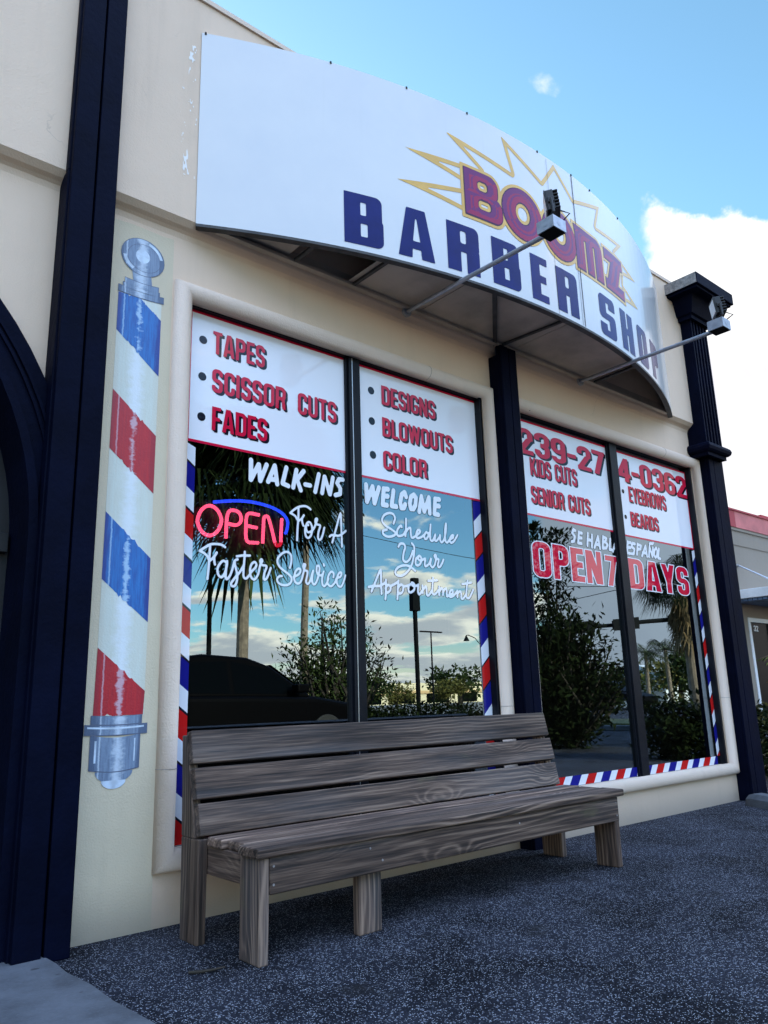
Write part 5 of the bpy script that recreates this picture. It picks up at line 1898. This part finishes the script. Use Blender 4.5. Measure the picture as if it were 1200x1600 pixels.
q.box(13.98, 34.02, NY - 0.03, NY + 10.02, 4.5505, 4.62)
q.box(13.99, 34.01, NY - 0.018, NY - 0.001, 4.19, 4.205)
q.build('trim', M['grey_stucco'], nb)
q = MB()
q.box(18.02, 34.05, NY - 0.05, NY + 10.0, 4.6205, 5.02)
q.box(13.97, 18.0195, NY - 0.052, NY + 10.0, 4.6205, 5.02, 1)
q.box(13.95, 34.08, NY - 0.08, NY + 10.05, 5.0205, 5.06, 1)
q.build('roof_band', [M['red_band'], M['deep_red']], nb)
for k in range(4):
    q = MB()
    q.box(21.0 + 0.02 * k, 25.5, NY + 0.1 + 0.5 * k, NY + 0.18 + 0.5 * k, 5.36 - 0.0 * k, 5.46)
    q.box(22.0, 22.08, NY + 0.1 + 0.5 * k, NY + 0.18 + 0.5 * k, 5.06, 5.3595)
    q.build('roof_rail', M['deep_red'], nb)
aw = MB()
aw.box(17.35, 23.0, NY - 1.15, NY - 0.001, 2.86, 3.06)
ao = aw.build('awning', M['awning_white'], nb, bevel=0.01)
aw = MB()
for k in range(10):
    aw.box(17.40, 22.95, NY - 1.12 + k * 0.11, NY - 1.12 + k * 0.11 + 0.09, 2.80, 2.8595)
aw.build('slat', M['blue_soffit'], ao)
for x in (17.9, 20.3, 22.6):
    aw = MB()
    aw.tube([(x, NY - 1.05, 3.06), (x - 0.02, NY - 0.06, 3.68)], 0.018, 8)
    aw.tube([(x - 0.02, NY - 0.06, 3.68), (x - 0.02, NY - 0.001, 3.70)], 0.035, 8)
    aw.build('hanger_rod', M['alu'], ao)
dr = MB()
dr.box(18.05, 18.15, NY - 0.02, NY + 0.1, 0.02, 2.498)
dr.box(19.15, 19.25, NY - 0.02, NY + 0.1, 0.02, 2.498)
dr.box(18.15, 19.15, NY - 0.019, NY + 0.1, 2.40, 2.497)
do = dr.build('door', M['door_white'], nb, bevel=0.004)
dr = MB()
dr.box(18.15, 19.15, NY + 0.03, NY + 0.05, 0.02, 2.3995)
dr.build('pane', M['carglass'], do)
dr = MB()
for S, xs, ys in text_fields('832', 18.25, 18.60, 2.20, 2.33, 0.13, 0.13, 1.0, 0.08, 0.19, cell=0.012):
    field_faces(dr, S, xs, ys, lambda u, v: (u, NY + 0.0285, v))
dr.build('number', M['white_text'], do)

# service wires in the sky to the right
def wire(label, pts, r=0.012, sag=0.25):
    a, b = Vector(pts[0]), Vector(pts[1])
    P_ = []
    for k in range(13):
        t_ = k / 12
        p = a.lerp(b, t_)
        P_.append((p.x, p.y, p.z - sag * 4 * t_ * (1 - t_)))
    q = MB()
    q.tube(P_, r, 5)
    o = q.build('overhead_wire', M['rubber'], None, origin=(a + b) / 2)
    tag(o, label, 'wire')
    return o


wire('thin dark wire crossing the pale sky above the red roof band', [(24.0, 16.0, 6.80), (42.0, 9.0, 9.5)], 0.012, 0.1)

# ------------------------------------------------------------------ across the lot: what the windows mirror
CX, CY0, CZ = 0.0, 3.32, 0.856


def far(az_, d, el_=None):
    a = R_(az_)
    x, y = d * math.sin(a), CY0 - d * math.cos(a)
    return (x, y) if el_ is None else (x, y, CZ + d * math.tan(R_(el_)))


# parked black car
def car(name, label, loc, rot, paint, sc=1.0, group=None):
    t = thing(name, label, 'car', loc, group)
    t.rotation_euler = (0, 0, rot)
    t.scale = (sc, sc, sc)
    # side profile along local x (front = +x), half width along y
    def sect(prof, y, inset):
        return [(x, y * inset_, z) for (x, z), inset_ in zip(prof, inset)]
    low = [(-2.30, 0.32), (2.32, 0.30), (2.38, 0.50), (2.30, 0.72), (1.95, 0.84), (1.25, 0.96), (-1.95, 1.02), (-2.32, 0.95), (-2.36, 0.6)]
    q = MB()
    Yh = 0.92
    for s_ in (1,):
        L_ = [(x, -Yh, z) for x, z in low]
        Rr = [(x, Yh, z) for x, z in low]
        q.hexa(L_, Rr)
    bo = q.build_local('body', paint, t, bevel=0.09)
    top_ = [(1.22, 0.94), (0.45, 1.46), (0.05, 1.60), (-0.75, 1.645), (-1.55, 1.55), (-2.15, 1.0)]
    q = MB()
    A_ = [(x, -Yh + 0.05 + 0.26 * max(0, (z - 0.95)) / 0.7, z) for x, z in top_]
    B_ = [(x, Yh - 0.05 - 0.26 * max(0, (z - 0.95)) / 0.7, z) for x, z in top_]
    q.hexa(A_, B_)
    q.build_local('cabin', paint, t, bevel=0.05)
    for s_ in (-1, 1):
        q = MB()
        for wp in ([(1.0, 1.0), (0.42, 1.40), (-0.28, 1.53), (-0.30, 1.02)], [(-0.38, 1.02), (-0.36, 1.53), (-1.25, 1.50), (-1.75, 1.06)]):
            P_ = [(x, s_ * (Yh - 0.045 - 0.26 * max(0, (z - 0.95)) / 0.7), z) for x, z in wp]
            q.face(P_ if s_ < 0 else P_[::-1])
        q.build_local('side_window', M['carglass'], t)
        q = MB()
        q.box(0.72, 0.95, s_ * 0.92 - 0.10 + (0.1 if s_ > 0 else -0.1), s_ * 0.92 + 0.10 + (0.1 if s_ > 0 else -0.1), 1.02, 1.16)
        q.build_local('mirror', paint, t, bevel=0.03)
        q = MB()
        q.box(2.20, 2.37, s_ * 0.62 - 0.18, s_ * 0.62 + 0.18, 0.62, 0.74)
        q.build_local('headlight', M['carglass'], t, bevel=0.03)
        for wx__ in (1.45, -1.45):
            q = MB()
            q.tube([(wx__, s_ * 0.70, 0.33), (wx__, s_ * 0.94, 0.33)], 0.33, 24)
            wh = q.build_local('wheel', M['rubber'], t, bevel=0.02)
            q = MB()
            q.tube([(wx__, s_ * 0.93, 0.33), (wx__, s_ * 0.948, 0.33)], 0.21, 16)
            q.build_local('rim', M['alu'], wh)
    q = MB()
    q.face([(1.16, -0.74, 0.99), (1.16, 0.74, 0.99), (0.47, 0.62, 1.455), (0.47, -0.62, 1.455)])
    for f_ in range(len(q.v)):
        x, y, z = q.v[f_]
        q.v[f_] = (x + 0.035, y, z + 0.03)
    q.build_local('windscreen', M['carglass'], t)
    return t


def build_local(self, name, mats, parent, bevel=0.0):
    me = bpy.data.meshes.new(name)
    me.from_pydata(self.v, [], self.f)
    me.materials.append(mats)
    me.update()
    bm = bmesh.new()
    bm.from_mesh(me)
    bmesh.ops.recalc_face_normals(bm, faces=bm.faces)
    bm.to_mesh(me)
    bm.free()
    o = bpy.data.objects.new(name, me)
    col.objects.link(o)
    o.parent = parent
    if bevel:
        md = o.modifiers.new('edge', 'BEVEL')
        md.width = bevel
        md.segments = 3
        md.limit_method = 'ANGLE'
    return o


MB.build_local = build_local
car('parked_car', 'black car parked side-on in front of the left window, seen mirrored in its glass', (6.75, -8.8, 0), 0.0, M['carpaint'], 1.02)
cx_, cy_ = far(56.6, 48)
car('parked_car', 'distant dark car beyond the grass median, mirrored small in the right window', (cx_, cy_, 0), R_(100), M['carpaint'], 1.0)


def palm(name, label, az_, d, el_top, crown_r, lean, mat_, n=34, skirt=0, tr=0.15, kind='feather', seed=1, group=None, trunk_mat='palmbark', detail=22, skirt_mat='leaf_dead'):
    r = np.random.RandomState(seed)
    x, y, z = far(az_, d, el_top)
    t = thing(name, label, 'palm tree', (x, y, 0), group)
    q = MB()
    q.tube([(x - lean[0], y - lean[1], 0), (x - lean[0] * 0.6, y - lean[1] * 0.6, z * 0.3), (x - lean[0] * 0.15, y - lean[1] * 0.15, z * 0.7), (x, y, z)], [tr * 1.25, tr, tr * 0.9, tr * 0.8], 12)
    q.build('trunk', M[trunk_mat], t)
    q = MB()
    for k in range(n):
        a = r.uniform(0, 2 * math.pi)
        e = -0.5 + 1.9 * (k + 0.5) / n
        if kind == 'feather':
            frond(q, (x, y, z), (math.cos(a), math.sin(a), e), crown_r * r.uniform(0.85, 1.15), 1.3, r, detail, crown_r * 0.30, 0, 1, crown_r * 0.022, fold=0.9)
        else:
            fan_leaf(q, (x, y, z), (math.cos(a), math.sin(a), e * 0.9), crown_r * 0.52 * r.uniform(0.8, 1.1), crown_r * 0.50, r, 28, 0, 1, crown_r * 0.024, 0.45)
    q.build('crown', [M[mat_], M['bark']], t)
    if skirt:
        q = MB()
        for k in range(skirt):
            a = r.uniform(0, 2 * math.pi)
            fan_leaf(q, (x, y, z - 0.1 - 1.3 * k / skirt), (math.cos(a) * 0.55, math.sin(a) * 0.55, -0.75), crown_r * 0.22, crown_r * 0.34, r, 12, 0, 0, crown_r * 0.05, 0.5)
        q.build('dead_fronds', M[skirt_mat], t)
    return t


palm('fan_palm', 'tall dark fan palm mirrored beside the neon sign in the left window', 30.4, 20.0, 15.4, 3.15, (0.1, 0.0), 'leaf_dark', n=105, skirt=8, tr=0.15, kind='fan', seed=2, skirt_mat='leaf_mid')
palm('feather_palm', 'sunlit feather palm with an orange trunk mirrored in the left window', 34.9, 31.0, 14.0, 2.7, (0.15, 0.05), 'leaf_dark', n=30, tr=0.15, kind='feather', seed=3)
palm('fan_palm', 'stout fan palm with dead brown fronds mirrored at the right edge of the right window', 61.7, 26.0, 7.2, 1.6, (-0.30, 0.1), 'leaf_dark', n=46, skirt=26, tr=0.16, kind='fan', seed=4)
palm('feather_palm', 'small distant feather palm, left of the pair mirrored under the traffic signals', 58.9, 66.0, 2.7, 2.3, (0.2, 0), 'leaf_mid', n=22, tr=0.16, seed=5, detail=14)
palm('feather_palm', 'small distant feather palm, right of the pair mirrored under the traffic signals', 60.2, 62.0, 2.9, 2.3, (-0.2, 0), 'leaf_mid', n=22, tr=0.16, seed=6, detail=14)

# airy bushy tree mirrored in the left window
def bush_tree(name, label, az_, d, height, rad, mat_, seed, shoots, leaf, nl, trunk_r=0.05, clump=0.16):
    r = np.random.RandomState(seed)
    x, y = far(az_, d)
    t = thing(name, label, 'tree', (x, y, 0))
    q = MB()
    tips = []
    for k in range(shoots):
        a = r.uniform(0, 2 * math.pi)
        rr_ = rad * math.sqrt(r.uniform(0, 1))
        h = height * (1 - 0.55 * (rr_ / rad) ** 1.5) * r.uniform(0.72, 1.0)
        tips.append((x + rr_ * math.cos(a), y + rr_ * math.sin(a), h))
    branches(q, (x, y, 0), tips, trunk_r, 0.008, r)
    q.build('trunk', M['bark'], t)
    q = MB()
    for tp in tips:
        tpv = Vector(tp)
        b0 = Vector((x, y, 0.1))
        L_ = (tpv - b0).length
        for k in range(nl):
            s_ = 1 - 0.94 * r.uniform(0, 1) ** 1.15
            c_ = b0.lerp(tpv, s_) + Vector((r.randn(), r.randn(), r.randn())) * rad * clump
            dn = (tpv - b0).normalized() * 0.8 + Vector((r.randn(), r.randn(), r.randn() * 0.8))
            sz = leaf * r.uniform(0.6, 1.3)
            q.leaf(c_, dn, (r.randn(), r.randn(), 1), sz, sz * 0.36)
    q.build('crown', M[mat_], t)
    return t


bush_tree('bushy_tree', 'airy green shrub tree mirrored behind the car in the left window', 37.2, 17.0, 3.35, 1.35, 'leaf_mid', 8, 44, 0.13, 120, clump=0.13)
bush_tree('bushy_tree', 'dark dense shrub tree mirrored in the left half of the right window', 53.4, 14.0, 2.55, 1.1, 'leaf_dark', 9, 60, 0.14, 170, clump=0.15)
# two tall shoots of the same kind behind it
for az_, h, lab in ((52.0, 4.0, 'slender dark shoot tree mirrored left of the red opening letters'), (53.6, 3.85, 'slender dark shoot tree mirrored behind the red opening letters')):
    r = np.random.RandomState(int(az_ * 10))
    x, y = far(az_, 14.6)
    t = thing('shoot_tree', lab, 'tree', (x, y, 0))
    q = MB()
    tips = [(x, y, h)] + [(x + r.randn() * 0.30, y + r.randn() * 0.30, r.uniform(1.2, h * 0.86)) for _ in range(13)]
    branches(q, (x, y, 0), tips, 0.035, 0.008, r, 0.2)
    q.build('trunk', M['bark'], t)
    q = MB()
    for tp in tips[1:]:
        for k in range(60):
            c_ = Vector((x, y, 0.3)).lerp(Vector(tp), 1 - 0.5 * r.uniform(0, 1) ** 1.5)
            q.leaf((c_.x + r.randn() * 0.05, c_.y + r.randn() * 0.05, c_.z + r.randn() * 0.05), (r.randn(), r.randn(), 0.7), (0, 0, 1), 0.14, 0.055)
    for k in range(900):
        z_ = h * (1 - 0.85 * r.uniform(0, 1) ** 1.3)
        w_ = 0.10 + 0.16 * (h - z_) / h + 0.06 * math.sin(z_ * 9)
        q.leaf((x + r.randn() * w_, y + r.randn() * w_, z_), (r.randn(), r.randn(), 0.7), (0, 0, 1), 0.14, 0.05)
    q.build('crown', M['leaf_dark'], t)

hx, hy = far(60.4, 11.6)
hedge('bush', 'low dark round bush mirrored at the foot of the right window', 'bush', (hx, hy, 0.36), (0.62, 0.5, 0.44), 3600, 0.09, 'leaf_dark', 41)
hedge('hedge', 'long low dark hedge mirrored along the foot of the left window', 'hedge', (13.6, -11.8, 0.34), (3.6, 0.7, 0.42), 9000, 0.12, 'leaf_dark', 42)

# street furniture
def pole_thing(name, label, cat, az_, d, build):
    x, y = far(az_, d)
    t = thing(name, label, cat, (x, y, 0))
    build(t, x, y)
    return t


def sign_pole(t, x, y):
    q = MB()
    q.tube([(x, y, 0), (x, y, 4.5)], 0.075, 10)
    q.build('pole', M['darksteel'], t)
    q = MB()
    q.box(x - 0.16, x + 0.16, y - 0.10, y + 0.10, 3.65, 4.55)
    q.box(x - 0.10, x + 0.16, y - 0.10, y + 0.08, 4.5505, 4.72)
    q.build('signal_head', M['darksteel'], t, bevel=0.02)


pole_thing('signal_post', 'dark post with a boxy signal head mirrored below the script in the left window', 'signal post', 42.9, 25.0, sign_pole)


def light_pole(h, arm, r=0.07):
    def f_(t, x, y):
        q = MB()
        q.tube([(x, y, 0), (x, y, h)], [r, r * 0.6], 10)
        q.build('pole', M['darksteel'], t)
        q = MB()
        q.box(x - arm, x + arm, y - 0.12, y + 0.12, h, h + 0.12)
        q.build('lamp_head', M['darksteel'], t, bevel=0.02)
    return f_


pole_thing('street_lamp', 'tall thin twin headed street lamp mirrored right of the signal post', 'street lamp', 44.0, 70.0, light_pole(6.7, 1.3, 0.10))
pole_thing('street_lamp', 'dark lamp post mirrored left of the palm trunk in the left window', 'street lamp', 27.9, 24.0, light_pole(8.2, 0.5, 0.085))


def hook_lamp(t, x, y):
    q = MB()
    ax, ay = math.cos(R_(46.5)), math.sin(R_(46.5))
    P_ = [(x + 0.9 * ax, y + 0.9 * ay, 0), (x + 0.9 * ax, y + 0.9 * ay, 3.0)]
    P_ += [(x + 0.75 * ax, y + 0.75 * ay, 3.45), (x + 0.45 * ax, y + 0.45 * ay, 3.85), (x + 0.1 * ax, y + 0.1 * ay, 4.02), (x, y, 4.0), (x, y, 3.95)]
    q.tube(P_, 0.022, 8)
    q.build('pole', M['darksteel'], t)
    q = MB()
    q.tube([(x, y, 4.0), (x, y, 3.9), (x, y, 3.72)], [0.03, 0.07, 0.16], 14)
    q.build('lamp_shade', M['darksteel'], t)


pole_thing('street_lamp', 'small shepherd crook lamp with a bell shade mirrored beside the right barber stripe', 'street lamp', 46.5, 40.0, hook_lamp)

ms = thing('traffic_signal', 'dark traffic signal mast arm with horizontal heads mirrored in the right window', 'traffic signal', (*far(65.5, 62), 0))
A_, B_ = Vector(far(51.0, 52.0, 4.45)), Vector(far(65.5, 62.0, 4.95))
q = MB()
q.tube([A_, A_.lerp(B_, 0.5) + Vector((0, 0, 0.12)), B_], [0.10, 0.15, 0.19], 10)
q.build('mast_arm', M['darksteel'], ms)
q = MB()
q.tube([(B_.x, B_.y, 0), (B_.x, B_.y, B_.z + 0.4)], [0.25, 0.20], 12)
q.build('pole', M['darksteel'], ms)
dv = (B_ - A_).normalized()
for az_ in (54.0, 56.9, 60.6):
    k = (az_ - 51.0) / 14.5
    c = A_.lerp(B_, k) + Vector((0, 0, 0.05))
    mt = Matrix((dv, Vector((0, 0, 1)).cross(dv), Vector((0, 0, 1)))).transposed().to_4x4()
    mt.translation = c
    q = MB()
    q.box(-0.95, 0.95, 0.20, 0.50, -0.30, 0.32, 0, mt)
    q.box(-1.05, 1.05, 0.505, 0.52, -0.38, 0.40, 0, mt)
    q.build('signal_head', M['darksteel'], ms)

# wires across the street
wire('overhead wire mirrored across the script in the left window', [far(36.0, 42, 12.9), far(50.5, 42, 9.35)], 0.018, 0.15)
wire('overhead wire mirrored above the opening letters in the right window', [far(50.0, 50, 8.1), far(65.0, 50, 7.0)], 0.022, 0.2)
wire('overhead wire mirrored below the opening letters in the right window', [far(50.5, 52, 6.2), far(65.0, 46, 8.6)], 0.022, 0.2)

# store across the road, sunlit
M['store_wall'] = pmat('store_wall', (0.72, 0.62, 0.42), 0.8, var=0.08, vscale=0.05)
M['store_band'] = pmat('store_band', (0.60, 0.40, 0.20), 0.8)
st_ = thing('store', 'long low cream store in sunlight mirrored on the horizon of the left window', 'building', (140, -140, 0))
q = MB()
q.box(86, 190, -172, -140, 0, 5.1)
q.box(104, 108, -160, -142, 5.1005, 6.6)
q.build('wall', M['store_wall'], st_)
q = MB()
q.box(86, 190, -139.99, -139.4, 2.5, 3.2)
q.build('fascia', M['store_band'], st_)
for k in range(9):
    q = MB()
    q.box(92 + k * 11, 99 + k * 11, -139.99, -139.9, 0.2, 2.4)
    q.build('window', M['carglass'], st_)
q = MB()
q.box(92.5, 95.5, -139.9, -139.5, 3.4, 4.9)
q.build('logo_panel', M['deep_red'], st_)
wh = thing('house', 'small white house with a pitched roof mirrored between the distant palms', 'building', (*far(59.3, 95), 0))
x, y = far(59.3, 95)
q = MB()
q.hexa([(x - 3, y - 3, 0), (x + 3, y - 3, 0), (x + 3, y + 3, 0), (x - 3, y + 3, 0)], [(x - 3, y - 3, 2.6), (x + 3, y - 3, 2.6), (x + 3, y + 3, 2.6), (x - 3, y + 3, 2.6)])
q.build('wall', M['awning_white'], wh)
q = MB()
q.prism_x([(y - 3.3, 2.605), (y + 3.3, 2.605), (y, 4.0)], x - 3.2, x + 3.2)
q.build('roof', M['awning_white'], wh)

# round trees in front of the store and beyond the median
def round_tree(label, az_, d, h, rx, mat_, seed, group='distant round trees across the street'):
    r = np.random.RandomState(seed)
    x, y = far(az_, d)
    t = thing('round_tree', label, 'tree', (x, y, 0), group)
    q = MB()
    clumpy(q, (x, y, h * 0.62), (rx, rx, h * 0.38), 26, 46, rx * 0.17, r, clump=0.42, aspect=0.6)
    q.build('crown', M[mat_], t)
    q = MB()
    q.tube([(x, y, 0), (x + 0.1, y, h * 0.4), (x, y, h * 0.6)], [rx * 0.09, rx * 0.07, rx * 0.05], 8)
    q.build('trunk', M['bark'], t)


round_tree('low olive tree mirrored left of the signal post', 41.3, 95, 3.0, 2.3, 'leaf_olive', 51)
round_tree('broad domed tree mirrored above the store roof', 45.9, 150, 6.6, 5.6, 'leaf_mid', 52)
round_tree('yellow green tree mirrored in front of the store under the domed one', 45.0, 105, 3.4, 2.6, 'leaf_olive', 53)
round_tree('tall leafy tree mirrored behind the shrub in the left window', 39.2, 75, 3.6, 2.2, 'leaf_mid', 54)
round_tree('round yellow tree mirrored right of the white house', 60.9, 78, 3.6, 3.0, 'leaf_olive', 55)
round_tree('dim green tree mirrored left of the white house', 57.7, 90, 3.4, 3.2, 'leaf_mid', 56)
round_tree('wide olive tree mirrored behind the far car', 55.8, 100, 3.0, 4.0, 'leaf_olive', 57)
round_tree('leafy tree mirrored at the far right behind the stout palm', 62.4, 70, 4.2, 3.2, 'leaf_mid', 58)

# pale sunlit road beyond the shade of the shop
M['road'] = concrete('pale_road', (0.30, 0.26, 0.20))
q = MB()
q.box(-120, 260, -139, -31, -0.02, 0.004)
rd = q.build('road', M['road'], None)
rd['kind'] = 'structure'

# grass median with its kerb, and a road beyond
M['grass'] = pmat('dry_grass', (0.12, 0.115, 0.035), 0.95, var=0.4, vscale=1.5, bump=0.6, bscale=12)
q = MB()
q.box(16.9, 20.6, -60, -5.2, 0.0, 0.13)
md_ = q.build('kerb', M['concrete'], None, bevel=0.02)
md_['kind'] = 'structure'
q = MB()
q.box(17.1, 20.4, -59.8, -5.4, 0.1301, 0.17)
gs = q.build('median_grass', M['grass'], None)
gs['kind'] = 'structure'

# small litter on the tarmac
q = MB()
q.tube([(1.335, -0.60, 0.006), (1.36, -0.625, 0.008), (1.40, -0.632, 0.006), (1.44, -0.655, 0.012)], [0.004, 0.005, 0.004, 0.002], 6)
tag(q.build('twig', M['bark'], None, origin=(1.39, -0.63, 0.0)), 'short brown twig lying on the tarmac left of the bench', 'twig')
